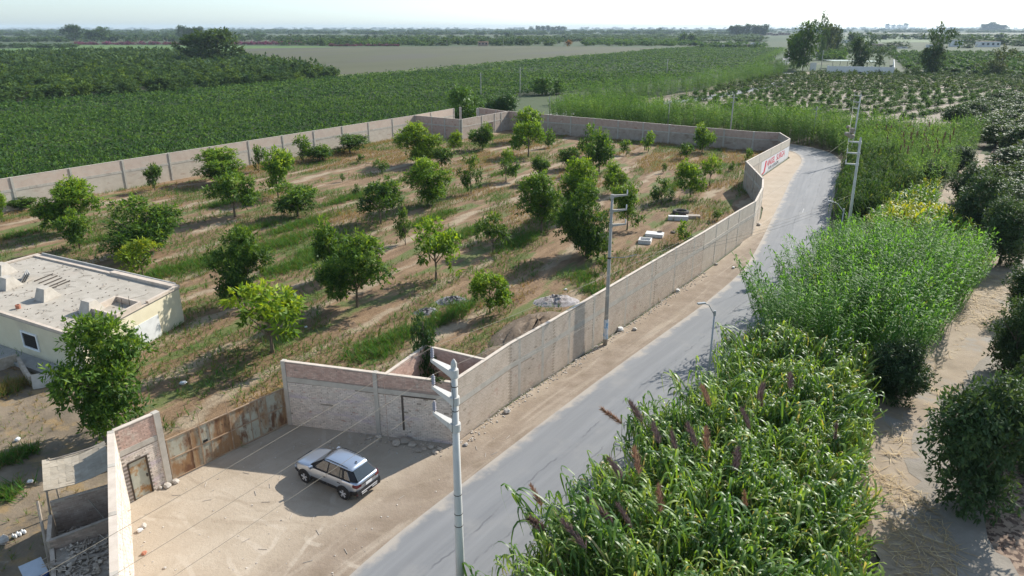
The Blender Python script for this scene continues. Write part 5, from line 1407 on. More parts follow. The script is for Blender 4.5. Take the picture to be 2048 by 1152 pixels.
YT = [
 (147, 464, 358, 117, 'b', 'l', 'broad green tree by the field wall at the left edge'),
 (160, 499, 414, 64, 'm', 'g', 'smaller green tree just in front of the broad one at the left edge'),
 (285, 512, 388, 160, 'b', 'g', 'largest wide dark tree behind the cream house'),
 (287, 556, 478, 88, 'o', 'o', 'thin yellowish shrub below the wide tree, right behind the cream house'),
 (310, 381, 328, 38, 'm', 'd', 'small lone round tree close to the field wall'),
 (448, 364, 298, 108, 'b', 'l', 'bushy yellow green tree beside the field wall left of a thin dark sapling'),
 (470, 434, 342, 88, 'm', 'g', 'dense green tree directly in front of the yellow green one'),
 (518, 344, 290, 30, 's', 'd', 'thin dark sapling beside the field wall'),
 (557, 396, 296, 70, 'm', 'l', 'tall bright tree right of the thin dark sapling'),
 (596, 432, 362, 90, 'm', 'g', 'spreading green tree in front of the tall bright tree'),
 (607, 324, 268, 36, 's', 'g', 'upright bush against the middle of the field wall'),
 (640, 322, 286, 70, 'm', 'g', 'low rounded weed bush against the middle of the field wall'),
 (700, 306, 270, 72, 'm', 'd', 'low wide green bush against the field wall near the far pen'),
 (838, 328, 247, 98, 'b', 'y', 'large bright yellow tree in front of the far corner pen'),
 (908, 309, 262, 34, 'm', 'y', 'small bright yellow tree in front of the far pen columns'),
 (965, 300, 243, 54, 'm', 'g', 'round green tree in front of the far pen doorway'),
 (884, 340, 295, 46, 'm', 'd', 'small dark tree tucked below the large yellow tree'),
 (856, 412, 318, 94, 'b', 'l', 'tall dense green tree in the middle of the yard below the large yellow one'),
 (762, 448, 360, 88, 'm', 'd', 'dark low spreading tree left of the tall dense green one'),
 (942, 388, 308, 42, 'o', 'd', 'narrow open crowned dark tree right of the tall dense one'),
 (1012, 364, 299, 48, 'o', 'g', 'airy tree with a thin trunk near the middle of the far half'),
 (1054, 282, 208, 54, 'm', 'l', 'round yellow topped tree against the far yard corner'),
 (1057, 314, 241, 66, 'm', 'l', 'full green tree in front of the yellow topped corner tree'),
 (1097, 296, 256, 22, 's', 'g', 'slim small tree right of the full green tree by the far wall'),
 (1082, 366, 313, 42, 'm', 'd', 'small dark green tree above the row of three big crowns'),
 (1137, 338, 290, 50, 'm', 'd', 'rounded dark tree below the far wall, left of the tall pair'),
 (1172, 312, 248, 40, 's', 'g', 'small pale green tree behind the tall tree by the far wall'),
 (1198, 344, 254, 70, 'm', 'g', 'tall tree in the far half of the yard, nearest the wall middle'),
 (1083, 466, 343, 108, 'b', 'g', 'big dark green tree left of the darkest tree in the yard'),
 (1152, 430, 318, 88, 'b', 'l', 'bright topped big tree rising behind the darkest tree'),
 (1172, 514, 358, 122, 'b', 'd', 'largest darkest drooping tree behind the tall wall pole'),
 (1226, 388, 318, 54, 'm', 'l', 'bright lime tree right of the bright topped big tree'),
 (1254, 460, 366, 68, 'm', 'g', 'upright green tree just right of the tall wall pole arms'),
 (1296, 304, 260, 26, 's', 'l', 'small slim lime tree near the middle of the far wall'),
 (1252, 310, 279, 26, 's', 'g', 'tiny round bush left of the slim lime tree'),
 (1404, 304, 244, 46, 'm', 'l', 'lone round lime tree standing close to the right part of the far wall'),
 (1372, 318, 284, 28, 's', 'd', 'tiny scrubby bush left of the lone lime tree'),
 (1322, 408, 356, 44, 'o', 'd', 'sparse grey green tree left of the yellow green pair'),
 (1380, 394, 322, 62, 'm', 'l', 'yellow green tree in the right part of the yard'),
 (1419, 372, 310, 42, 'o', 'l', 'airy light green tree right of the yellow green one'),
 (1494, 326, 296, 17, 's', 'g', 'tiny tree near the shaded wall return at the bend'),
 (492, 612, 458, 120, 'b', 'd', 'tall dark open tree right behind the cream house corner'),
 (545, 706, 566, 160, 'o', 'y', 'open yellow green tree with a leaning trunk right of the cream house'),
 (668, 560, 428, 82, 'm', 'g', 'pale topped green tree behind the biggest middle tree'),
 (715, 614, 468, 140, 'b', 'g', 'big dense green tree in the middle foreground of the yard'),
 (872, 561, 438, 96, 'o', 'l', 'open green tree with a bare straight trunk in the middle of the yard'),
 (980, 626, 540, 80, 'm', 'l', 'lone bushy tree with lime tips beside the ash heaps'),
 (811, 490, 418, 34, 'o', 'd', 'slender grey green tree left of the bare trunked tree'),
 (986, 506, 428, 62, 'o', 'd', 'thin airy tree with few leaves above the dark drooping one'),
 (236, 866, 640, 205, 'b', 'g', 'large glossy tree in front of the cream house, nearest tree to the gate'),
 (1369, 488, 442, 32, 's', 'l', 'little lime shrub between the white trough and the wall'),
 (1434, 441, 418, 22, 's', 'g', 'tiny shrub beside the roadside wall near the bend'),
 (4, 444, 384, 34, 'm', 'l', 'tree cut by the left edge near the field wall'),
 (48, 418, 392, 60, 'm', 'd', 'low dark bushes at the foot of the field wall at the left edge'),
 (765, 347, 318, 32, 's', 'g', 'small green bush between the field wall bushes and the yellow tree'),
 (720, 326, 308, 18, 's', 'd', 'tiny bush below the field wall near the far pen'),
 (711, 390, 368, 16, 's', 'd', 'dark little sapling left of the dark spreading tree'),
 (685, 364, 346, 10, 's', 'd', 'tiny thin sapling on the track behind the little dark one'),
 (1327, 346, 325, 12, 's', 'd', 'tiny sapling in the open ground right of the tall far tree'),
 (1462, 342, 322, 12, 's', 'd', 'tiny sapling right of the airy light green tree'),
 (1204, 545, 512, 22, 's', 'g', 'wispy sapling in the grass left of the wall pole'),
 (1470, 290, 272, 16, 's', 'd', 'small dark bush below the far wall near its right end'),
]
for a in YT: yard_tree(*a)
# ivy column on the pen corner
V, F, v = crown(333, lobes=26, clumps=420, per=8, L=.07, W=.03, rx=.5, zlo=.0, lob=(.10, .2), tall=True, droop=.8)
p = Vector((-5.25, 38.4, 0)); root = empty('ivy_column', tuple(p), label='dark climbing plant smothering the corner post of the small pen', cat='climber')
c = link_mesh('foliage', mesh_np('foliage', V, F, LEAF_D, {'v': v}), root); c.scale = (2.5, 2.5, 5.9); c.color = (.85, .95, .75, 1)
b = MB(); b.tube([p, p+Vector((0, 0, 5.2))], [.14, .06], 6); b.build('stem', BARK, root)
c2 = crown_mesh('wall_weed', LEAF_D, 340, lobes=8, clumps=60, per=8, L=.12, W=.05)
p = onE(9.1, 3.55, .05); o = link_mesh('wall_weed', c2, None, tuple(p)); o.scale = (1.1, .7, .55); o.color = (1, .9, .8, 1); tag(o, 'dry weed tuft growing on top of the entrance wall corner', 'weed')

# ------------------------------------------------------------------ dark mango trees on the right
CG = [crown_mesh('crown', LEAF_D, 200+i, lobes=26, clumps=2000, per=8, L=.052, W=.019, zlo=.04, lob=(.14, .24), droop=.5, vbias=.15) for i in range(3)]
CGm = [crown_mesh('crown', LEAF_D, 210+i, lobes=20, clumps=480, per=7, L=.085, W=.034, zlo=.04, lob=(.15, .26), droop=.5, vbias=.15) for i in range(4)]
def mango(X, Y, w, h, label, group=None, me=None, rz=0, col=(1, 1, 1, 1)):
    root = empty('mango_tree', (X, Y, 0), label=label, cat='tree', group=group)
    c = link_mesh('crown', me, root, (0, 0, 0), rz); c.scale = (w, w, h); c.color = col
    t = link_mesh('trunk', TR[int(X*3) % 4], root, (0, 0, 0), rz); t.scale = (w*.8, w*.8, h)
for k, (bx, by, ty, w, lb) in enumerate(((1938, 1010, 766, 222, 'large rounded dark mango tree beside the silt ditch at the right edge, nearest of them'), (2040, 940, 765, 170, 'dark mango tree behind the nearest rounded one at the right edge'),
        (2022, 748, 596, 130, 'dark mango tree at the right edge where the track bends'), (2062, 850, 690, 150, 'dark mango tree cut by the right edge above the nearest rounded one'), (2060, 640, 520, 120, 'dark mango tree cut by the right edge above the track bend'), (1957, 478, 350, 130, 'dark mango tree leaning over the right side of the track beyond its bend'), (1998, 528, 402, 120, 'dark mango tree right behind the silt ditch at the track bend'), (1936, 408, 322, 86, 'smaller dark mango tree where the track narrows'))):
    p = at(bx, by); h = height_at(p.y, ty); mango(p.x, p.y, w/px_scale(p+Vector((0, 0, 2))), h, lb, None, CG[k % 3], k*1.3)
g = np.random.default_rng(5)
X, Y = scatter([(53.5, 70), (56, 84), (67, 97), (87, 122.5), (94, 146), (98, 163), (142, 212), (200, 214), (170, 120), (100, 66), (62, 58)], 5.6, g, .16, .65)
u_ = (X/(Y*math.cos(PITCH)+CAM_H*math.sin(PITCH))*FPX+1024); X, Y = X[u_ < 2110], Y[u_ < 2110]
nm = 0
for x, y in zip(X, Y):
    near = y < 82
    mango(x, y, g.uniform(6.2, 8.0), g.uniform(3.6, 4.9), 'dark mango tree of the dense grove right of the dirt track', 'mango grove right of the track', (CG if near else CGm)[nm % (3 if near else 4)], g.uniform(0, 6), (1, 1, 1, 1) if g.random() > .2 else (1.35, 1.2, 1, 1))
    nm += 1
for (bx, by, ty, w, lb) in ((1790, 800, 674, 128, 'dark bush at the foot of the cane beside the dirt track'), (1856, 384, 318, 62, 'small dark bush where the dirt track meets the tall grass'), (1915, 345, 290, 70, 'dark bush under the cane near the far end of the track')):
    p = at(bx, by); h = height_at(p.y, ty); root = empty('dark_bush', tuple(p), label=lb, cat='bush')
    c = link_mesh('crown', CG[1], root, (0, 0, 0), bx); wm = w/px_scale(p+Vector((0, 0, 2))); c.scale = (wm, wm, h); c.color = (.8, .85, .9, 1)
    t = link_mesh('trunk', TR[1], root); t.scale = (wm*.8, wm*.8, h)
# round bushes behind the far corner of the yard
for k, (bx, by, ty, w, lb) in enumerate(((925, 246, 174, 66, 'big dark round tree behind the far corner pen'), (948, 240, 196, 56, 'second dark round tree overlapping the big one behind the far pen'), (985, 232, 188, 60, 'low dark bush left of the cane behind the far pen'), (1015, 234, 186, 56, 'low dark bush at the left end of the cane'), (1084, 190, 153, 54, 'round dark green bush standing alone behind the cane'), (1118, 188, 160, 34, 'smaller bush right of the round one behind the cane'))):
    p = at(bx, by); h = height_at(p.y, ty); wm = w/px_scale(p); root = empty('round_bush', tuple(p), label=lb, cat='bush')
    c = link_mesh('crown', CGm[k % 4], root, (0, 0, 0), k); c.scale = (wm, wm, h); c.color = (1.5, 1.7, .7, 1) if k in (0, 1, 4, 5) else (1, 1.2, .8, 1)
    t = link_mesh('trunk', TR[k % 4], root); t.scale = (wm*.8, wm*.8, h)

# ------------------------------------------------------------------ culling and mass planting
def screen(X, Y, Z=0.0):
    zz = Y*math.cos(PITCH)+(CAM_H-Z)*math.sin(PITCH)
    up = Y*math.sin(PITCH)-(CAM_H-Z)*math.cos(PITCH)
    return 1024+FPX*X/zz, 576-FPX*up/zz, FPX/zz
def in_view(X, Y, mx=80, zt=3.0):
    u, v, s = screen(X, Y, 0.0); u2, v2, s2 = screen(X, Y, zt)
    return (u > -mx) & (u < 2048+mx) & (v2 < 1152+mx) & (v > 0) & (Y > 0)

def plant(templates, X, Y, scale, g, lean=None, zscale=None, z0=0.0, pick=None, vshift=None, vmax=.9):
    """copies templates (V, F, v) over the points, each turned, scaled and bent by its lean; returns joined arrays"""
    VV, FF, vv, off = [], [], [], 0
    pick = g.integers(0, len(templates), len(X)) if pick is None else pick
    ang = g.uniform(0, 2*PI, len(X))
    for k, (V, F, v) in enumerate(templates):
        m_ = pick == k
        n = int(m_.sum())
        if not n: continue
        s = scale[m_][:, None]; c, sn = np.cos(ang[m_])[:, None], np.sin(ang[m_])[:, None]
        zs = (zscale[m_] if zscale is not None else scale[m_])[:, None]
        x = (V[None, :, 0]*c-V[None, :, 1]*sn)*s; y = (V[None, :, 0]*sn+V[None, :, 1]*c)*s; z = V[None, :, 2]*zs
        if lean is not None:
            b_ = np.clip(z, 0, None)**1.6
            x = x+lean[m_, 0:1]*b_; y = y+lean[m_, 1:2]*b_; z = z-np.hypot(lean[m_, 0], lean[m_, 1])[:, None]**2*b_*.8
        P = np.stack([x+X[m_][:, None], y+Y[m_][:, None], z+z0], -1).reshape(-1, 3)
        VV.append(P); FF.append((F[None]+np.arange(n)[:, None, None]*len(V)+off).reshape(-1, 4)); off += len(P)
        a = np.tile(v[None], (n, 1))
        if vshift is not None: a = np.where(a > .9, a, np.clip(a+vshift[m_][:, None], 0, vmax))
        vv.append(a.ravel())
    return np.concatenate(VV), np.concatenate(FF), np.concatenate(vv)

def stuff(name, arrs, mat, label, cat):
    V, F, v = arrs
    o = link_mesh(name, mesh_np(name, V, F, mat, {'v': v}, smooth=True))
    return tag(o, label, cat, kind='stuff')

def blades(P, D, L, W, droop, nseg, g, v, flat=None):
    """arching grass blades as strips"""
    n = len(P)
    s = np.linspace(0, 1, nseg+1)
    side = unit(np.cross(D, np.array([0, 0, 1.0]))+g.normal(size=(n, 3))*.15)
    pts = P[:, None]+D[:, None]*L[:, None, None]*s[None, :, None]
    pts = pts.copy(); pts[:, :, 2] -= (droop*L)[:, None]*s[None]**2.2
    w = W[:, None]*np.array([.55]+[1.0]*max(0, nseg-1)+[.08])[None]*(1 if nseg > 1 else 1)
    Vl = pts+side[:, None]*w[..., None]*.5; Vr = pts-side[:, None]*w[..., None]*.5
    V = np.stack([Vl, Vr], 2).reshape(n, -1, 3)
    f = np.array([(2*i, 2*i+1, 2*i+3, 2*i+2) for i in range(nseg)])
    F = (f[None]+np.arange(n)[:, None, None]*(2*(nseg+1))).reshape(-1, 4)
    return V.reshape(-1, 3), F, np.repeat(v, 2*(nseg+1))

def stem_arr(h, r, v):
    a = [(r, 0), (-r*.5, r*.87), (-r*.5, -r*.87)]
    V = np.array([(x, y, 0) for x, y in a]+[(x*.5, y*.5, h) for x, y in a])
    F = np.array([(0, 1, 4, 3), (1, 2, 5, 4), (2, 0, 3, 5)])
    return V, F, np.full(6, v)

def join(parts):
    VV, FF, vv, o = [], [], [], 0
    for V, F, v in parts:
        VV.append(V); FF.append(F+o); vv.append(v); o += len(V)
    return np.concatenate(VV), np.concatenate(FF), np.concatenate(vv)

def cane_stalk(seed, h=4.6, n=26, nseg=3, L=.62, W=.055, start=.22, two=True, elev=.75, droop=.75):
    g = np.random.default_rng(seed)
    f = np.linspace(start, 1.0, n)
    az = np.where(np.arange(n) % 2 == 0, 0, PI)+g.normal(0, .45, n) if two else g.uniform(0, 2*PI, n)
    el = elev+g.normal(0, .15, n)+.5*np.clip((f-.85)/.15, 0, 1)
    D = np.stack([np.cos(az)*np.cos(el), np.sin(az)*np.cos(el), np.sin(el)], 1)
    P = np.stack([np.zeros(n), np.zeros(n), f*h], 1)
    ln = L*g.uniform(.75, 1.2, n)*np.interp(f, [start, .5, .9, 1], [.8, 1.1, 1, .7])
    v = np.clip(g.uniform(.1, .85, n)+(g.random(n) < .05)*.4, 0, 1)
    return join([blades(P, D, ln, np.full(n, W)*g.uniform(.8, 1.2, n), np.full(n, droop)*g.uniform(.6, 1.3, n), nseg, g, v), stem_arr(h, .018, .8)])

def tuft(seed, h=2.6, n=15, nseg=4, L=1.05, W=.06, elev=(.7, 1.3), droop=(.7, 1.4), start=.35):
    g = np.random.default_rng(seed)
    f = g.uniform(start, 1.0, n); az = g.uniform(0, 2*PI, n); el = g.uniform(*elev, n)
    D = np.stack([np.cos(az)*np.cos(el), np.sin(az)*np.cos(el), np.sin(el)], 1)
    P = np.stack([g.normal(0, .04, n), g.normal(0, .04, n), f*h], 1)
    v = np.clip(g.uniform(0, .9, n)+(g.random(n) < .09)*.5, 0, 1)
    return join([blades(P, D, L*g.uniform(.7, 1.25, n), W*g.uniform(.7, 1.3, n), g.uniform(*droop, n), nseg, g, v), stem_arr(h, .015, .85)])

def outward(X, Y, poly_c, amt, g, wind=(-.03, -.02)):
    d = np.stack([X-poly_c[0], Y-poly_c[1]], 1)
    return d*amt+np.array(wind)+g.normal(0, .035, (len(X), 2))

def clumped(poly, spacing, n, spread, k, g, seed=3):
    cx_, cy_ = scatter(poly, spacing, g, .5)
    m_ = len(cx_); cid = np.repeat(np.arange(m_), n)
    r_ = np.sqrt(g.uniform(0, 1, m_*n))*spread; a_ = g.uniform(0, 2*PI, m_*n)
    dx, dy = r_*np.cos(a_), r_*np.sin(a_)
    lean = np.stack([dx, dy], 1)*k
    cs = g.uniform(.6, 1.2, m_); cv = g.normal(0, .17, m_)
    return cx_[cid]+dx, cy_[cid]+dy, lean, cs[cid], cv[cid], r_/spread

rr_pts = offset(road_l, ROADW+.9)
rside = [(p.x, p.y) for p in rr_pts if p.y > 12 and p.x < 60 and p.y < 139 and p.y-p.x*0 < 139]
rside = [p for p in rside if p[0] > -12]
def rs(y0, y1): return [p for p in rside if y0 <= p[1] <= y1]
g = np.random.default_rng(21)

# broad tall grass with plumes, nearest the camera
nap_t = [tuft(i, h=2.3+.4*(i % 4), n=14+i % 4, L=1.32, W=.08, elev=(.6, 1.35), droop=(.7, 1.9), nseg=5, start=.55) for i in range(10)]
fresh_t = [tuft(30+i, h=1.7, n=16, L=1.0, W=.07, elev=(.9, 1.4), droop=(.3, .9), start=.2) for i in range(4)]
nap_poly = rs(14, 39.5)+[(16.5, 44), (24.0, 40.3), (19.8, 35.8), (16.5, 28.8), (14.2, 23.8), (12.7, 15)]
X, Y, cl_, cs_, cv_, rr_ = clumped(nap_poly, 1.05, 9, .5, .30, g)
k = in_view(X, Y, 200, 3.5); X, Y, cl_, cs_, cv_, rr_ = X[k], Y[k], cl_[k], cs_[k], cv_[k], rr_[k]
edge = vnoise(X, Y, 3.0, 4)
isf = (X-6.5-(Y-20)*.55 > 2.6+3*edge)
cx = np.interp(Y, [15, 25, 35, 44], [6.0, 8.6, 14.0, 19.5])
ln_ = cl_+np.stack([np.clip((X-cx)*.018, -.08, .08)-.012, -np.clip((X-cx)*.010, -.05, .05)-.012], 1)+g.normal(0, .02, (len(X), 2))
sc = cs_*g.uniform(.9, 1.1, len(X))*(1.06-.2*rr_)
m1 = ~isf
stuff('tall_grass', plant(nap_t, X[m1], Y[m1], sc[m1], g, ln_[m1], vshift=cv_[m1]+g.normal(0, .10, int(m1.sum()))), NAPIER_L, 'tall broad bladed grass with drooping silvery leaves between the road and the dirt track', 'tall grass')
stuff('fresh_grass', plant(fresh_t, X[isf], Y[isf], sc[isf]*1.2, g, ln_[isf], vshift=cv_[isf]+.12+g.normal(0, .08, int(isf.sum()))), NAPIER_L, 'bright upright green grass along the dirt track edge of the tall grass', 'grass')
# the long cane thicket
can_t = [cane_stalk(i, h=4.3+.5*(i % 4), L=.88, W=.085, n=24, start=.3) for i in range(8)]
rs_save = rside; rside = [(p.x, p.y) for p in offset(road_l, ROADW+.15) if 12 < p.y < 139 and -12 < p.x < 60]
can_poly = rs(38.5, 68)+[(36, 71.5), (42, 70), (46, 66), (44.2, 62.5), (33, 50.3), (24.8, 40.2), (16.7, 44)]
rside = rs_save
X, Y, cl_, cs_, cv_, rr_ = clumped(can_poly, 1.45, 11, .75, .085, g)
cx = np.interp(Y, [36, 45, 55, 68], [14, 20, 28, 36])
ln_ = cl_+np.stack([np.clip((X-cx)*.014, -.09, .08)-.062, -np.clip((X-cx)*.008, -.05, .05)-.012], 1)+g.normal(0, .016, (len(X), 2))
sc = cs_*g.uniform(.94, 1.12, len(X))*(1.06-.16*rr_)*np.interp(Y, [40, 52, 68], [1.06, .98, .72])
stuff('cane_thicket', plant(can_t, X, Y, sc, g, ln_, vshift=cv_+g.normal(0, .10, len(X))), CANE_L, 'dense thicket of feathery green cane leaning over the road in the middle right', 'cane')
# yellow green plants and dark drooping grass beyond
gin_t = [tuft(60+i, h=1.6+.3*(i % 3), n=13, L=.95, W=.10, elev=(.5, 1.3), droop=(.2, .8), nseg=3) for i in range(4)]
gin_poly = [(37, 72.5), (43.8, 81), (46.5, 86.5), (52, 90), (58, 95.5), (51, 84), (46.5, 68), (42.5, 70.5)]
X, Y = scatter(gin_poly, .42, g, .5)
stuff('yellow_green_plants', plant(gin_t, X, Y, g.uniform(.8, 1.35, len(X)), g, g.normal(0, .05, (len(X), 2)), vshift=np.where(vnoise(X, Y, 1.8, 6) > .48, .32, -.25), vmax=1.0), GINGER_L, 'bright yellow green leafy plants around the foot of the leaning power pole', 'plants')
X, Y = scatter(rs(75, 116)+[(60, 112), (52, 91), (46, 86), (43, 81)], .5, g, .5)
stuff('drooping_grass', plant(nap_t, X, Y, g.uniform(.9, 1.35, len(X)), g, g.normal(0, .06, (len(X), 2)), vshift=(vnoise(X, Y, 2, 7)-.65)*.5), NAPIER_D, 'dark drooping grass overhanging the right side of the road bend', 'grass')
far_t = [cane_stalk(40+i, h=4.4+.4*(i % 3), n=15, nseg=2, L=.9, W=.12) for i in range(6)]
X, Y, cl_, cs_, cv_, rr_ = clumped([(53, 90), (60, 112)]+rs(112, 131)+[(60, 141), (76, 141), (97, 149), (79, 123), (59, 97)], 2.2, 11, 1.15, .06, g)
stuff('cane_thicket', plant(far_t, X, Y, cs_*1.05*(1.05-.2*rr_), g, cl_+np.array((-.03, -.012)), vshift=cv_+.15+g.normal(0, .08, len(X))), CANE_F, 'cane thicket with brown plumes between the road bend and the mango grove', 'cane')
X, Y, cl_, cs_, cv_, rr_ = clumped([(59, 128), (56, 139), (46.5, 148), (29, 158.5), (13.5, 168.5), (10, 174), (11, 184), (24, 194), (45, 181), (60, 170), (70, 151), (78, 141)], 2.0, 10, 1.1, .06, g)
stuff('cane_thicket', plant(far_t, X, Y, cs_*1.15*(1.05-.2*rr_), g, cl_+np.array((-.03, -.012)), vshift=cv_+g.normal(0, .08, len(X))), CANE_F, 'tall cane hedge behind the far yard wall', 'cane')
vf_t = [cane_stalk(50+i, h=5.0, n=10, nseg=1, L=1.5, W=.38) for i in range(5)]
X, Y, cl_, cs_, cv_, rr_ = clumped([(12, 214), (25, 240), (63, 278), (141, 404), (150, 400), (143, 388), (128, 350), (96, 297), (66, 255), (42, 228), (22, 212)], 3.4, 9, 1.7, .04, g)
stuff('cane_thicket', plant(vf_t, X, Y, cs_*1.05, g, cl_, vshift=cv_+g.normal(0, .08, len(X))), CANE_F, 'farther cane belt running towards the distant road', 'cane')
X, Y = scatter([at(1515, 132), at(1560, 112), at(1575, 104), at(1566, 101), at(1545, 110), at(1505, 126)], 2.2, g, .5)
stuff('road_hedge', plant(vf_t, X, Y, g.uniform(.7, .95, len(X)), g, None, vshift=(vnoise(X, Y, 9, 5)-.3)*.6), CANE_F, 'bright green hedge beside the distant road', 'hedge')
X, Y = scatter([at(1530, 152), at(1570, 147), at(1600, 140), at(1592, 130), at(1560, 140)], 1.6, g, .5)
stuff('road_hedge', plant(vf_t, X, Y, g.uniform(.5, .75, len(X)), g, None), CANE_F, 'low green hedge on the near side of the distant road', 'hedge')

# plumes
def plume_mesh(seed, n=460):
    g = np.random.default_rng(seed)
    t = g.uniform(0, 1, n); az = g.uniform(0, 2*PI, n)
    r = .10*np.sin(np.clip(t*1.05+.08, 0, 1)*PI)**.6
    P = np.stack([np.cos(az)*r*.3, np.sin(az)*r*.3, t], 1)
    D = unit(np.stack([np.cos(az)*.5, np.sin(az)*.5, np.full(n, 1.0)], 1)+g.normal(0, .2, (n, 3)))
    V, F, v = blades(P, D, np.full(n, .19)*g.uniform(.5, 1.3, n), np.full(n, .017), np.full(n, .1), 2, g, g.uniform(0, 1, n))
    return mesh_np('plume', V, F, PLUME, {'v': v})
PM = [plume_mesh(i) for i in range(4)]
sb = MB(); sb.tube([(0, 0, 0), (.02, 0, .5), (0, 0, 1)], [.014, .012, .01], 4); stem_me = bpy.data.meshes.new('stem'); stem_me.from_pydata([tuple(p) for p in sb.v], [], sb.f); stem_me.materials.append(STEM)
PL = [(1208, 821, 1244, 848, 't'), (1257, 799, 1285, 843, 'p'), (1294, 811, 1319, 887, 'p'), (1204, 896, 1248, 962, 'p'), (1270, 898, 1278, 948, 't'), (1064, 975, 1084, 1012, 't'), (1180, 1003, 1226, 1046, 'p'), (1238, 1013, 1264, 1056, 'p'),
      (1122, 1037, 1172, 1097, 'p'), (1058, 1038, 1092, 1062, 'p'), (1318, 977, 1321, 1025, 't'), (1486, 822, 1500, 858, 'p'), (1373, 839, 1392, 892, 'p'), (1412, 852, 1414, 902, 't'), (1477, 886, 1470, 942, 'p'), (1530, 757, 1516, 800, 'p'),
      (1581, 728, 1580, 778, 'p'), (1489, 988, 1492, 1020, 't'), (1673, 852, 1670, 880, 'p'), (1406, 776, 1420, 812, 't'), (1522, 788, 1524, 815, 'p'), (1344, 868, 1352, 905, 'p')]
for k, (tx, ty, bx, by, c_) in enumerate(PL):
    zt = 3.75 if by < 1000 else 3.5
    Tp = at(tx, ty, zt); 
    # base on the same upright plane facing the road
    Bp = None
    zb = zt-.7
    for _ in range(8):
        Bp = at(bx, by, zb); 
        if Bp.y > Tp.y+.15: zb -= .05*(1)
        elif Bp.y < Tp.y-.25: zb -= -.05
        else: break
    d_ = (Tp-Bp); L_ = 1.2*min(1.3, max(.75, d_.length)); q = d_.to_track_quat('Z', 'Y')
    root = empty('grass_plume', tuple(Bp), label='purple brown seed plume rising above the tall roadside grass' if c_ == 'p' else 'tan seed plume rising above the tall roadside grass', cat='seed plume', group='purple grass plumes' if c_ == 'p' else 'tan grass plumes')
    o = link_mesh('seed_head', PM[k % 4], root); o.rotation_mode = 'QUATERNION'; o.rotation_quaternion = q; o.scale = (L_*1.05, L_*1.05, L_*.9); o.color = (1, 1, 1, 1) if c_ == 'p' else (1.9, 1.6, 1.1, 1)
    s_ = link_mesh('stem', stem_me, root); s_.rotation_mode = 'QUATERNION'; s_.rotation_quaternion = q @ Vector((0, 0, 1)).to_track_quat('Z', 'Y'); s_.scale = (1, 1, L_*1.0)
    s2 = link_mesh('stem', stem_me, root, (0, 0, -1.6)); s2.scale = (1, 1, 1.6)
g2 = np.random.default_rng(9)
X, Y = scatter([(56, 98), (60, 112), (64, 130), (78, 138), (76, 122), (62, 103)], 3.0, g2, .45)
for x, y in zip(X[:40], Y[:40]):
    root = empty('grass_plume', (x, y, g2.uniform(3.2, 4.0)), label='brownish plume standing over the cane by the mango grove', cat='seed plume', group='brown plumes over the far cane')
    o = link_mesh('seed_head', PM[int(x) % 4], root); o.scale = (1.4, 1.4, 1.2); o.rotation_euler = (g2.uniform(-.2, .2), g2.uniform(-.3, .1), 0); o.color = (1.1, .9, .75, 1)
    s2 = link_mesh('stem', stem_me, root, (0, 0, -2.5)); s2.scale = (1, 1, 2.5)

# ------------------------------------------------------------------ crop field and small weeds
def bushlet(seed, n=10, r=.5, h=.7, L=.34, W=.2):
    g = np.random.default_rng(seed)
    P = np.stack([g.normal(0, r*.5, n), g.normal(0, r*.5, n), h*g.uniform(.35, 1, n)], 1)
    D = unit(g.normal(size=(n, 3))*np.array([1, 1, .4]))
    N = unit(np.array([0, 0, 1.0])+g.normal(size=(n, 3))*.5)
    return leaf_diamonds(P, D, N, L*g.uniform(.7, 1.3, n), W*g.uniform(.7, 1.3, n), g.uniform(0, .9, n))
crop_t = [bushlet(i, n=15, r=.62, h=.95, L=.42, W=.24) for i in range(6)]
arrs = []
for (d0, d1, sp, sc_) in ((0, 150, .95, 1.0), (150, 230, 1.25, 1.3), (230, 360, 2.0, 2.0), (360, 900, 3.6, 3.4)):
    X, Y = scatter(crop_poly, sp, g, .33, .72 if d1 < 300 else .4); d_ = np.hypot(X, Y)
    k = (d_ >= d0) & (d_ < d1) & in_view(X, Y, 40); X, Y = X[k], Y[k]
    if len(X): arrs.append(plant(crop_t, X, Y, np.full(len(X), sc_)*g.uniform(.85, 1.2, len(X)), g, None, zscale=g.uniform(.7, 1.7, len(X))*(1 if sc_ < 2 else 1.2), vshift=(vnoise(X, Y, 9, 1)-.5)*.4+g.normal(0, .14, len(X)), vmax=1.0))
stuff('crop_plants', join(arrs), LEAF_C, 'dense knee high dark green crop filling the field beyond the pale brick wall', 'crop')

weed_t = [tuft(80+i, h=.12, n=8, nseg=1, L=.42, W=.06, elev=(.5, 1.4), droop=(.1, .7), start=.0) for i in range(5)]
X, Y = scatter(yard_poly, .36, g, .5); k = in_view(X, Y, 20); X, Y = X[k], Y[k]
ca_, sa_ = math.cos(ROWA), math.sin(ROWA)
along, across = X*sa_+Y*ca_, X*ca_-Y*sa_
nn_ = vnoise(along*.22, across, 1.5, 31)*.6+vnoise(X, Y, 6, 32)*.6
keep = nn_+g.uniform(-.12, .12, len(X)) > .58
X, Y, al, ac = X[keep], Y[keep], along[keep], across[keep]
dry = vnoise(al*.3, ac, 3.2, 33)*.7+vnoise(X, Y, 9, 34)*.5
wet = np.clip((np.hypot(X+20, Y-62)*-.02+1.0), 0, .35)      # lusher between the house and the middle trees
vs_ = np.where(dry-wet < .52, -.30, .28)+g.normal(0, .08, len(X))
stuff('yard_weeds', plant(weed_t, X, Y, g.uniform(.6, 1.5, len(X)), g, None, vshift=vs_, vmax=1.0), WEED, 'patchy green and dry brown weeds growing in strips over the yard', 'weeds')
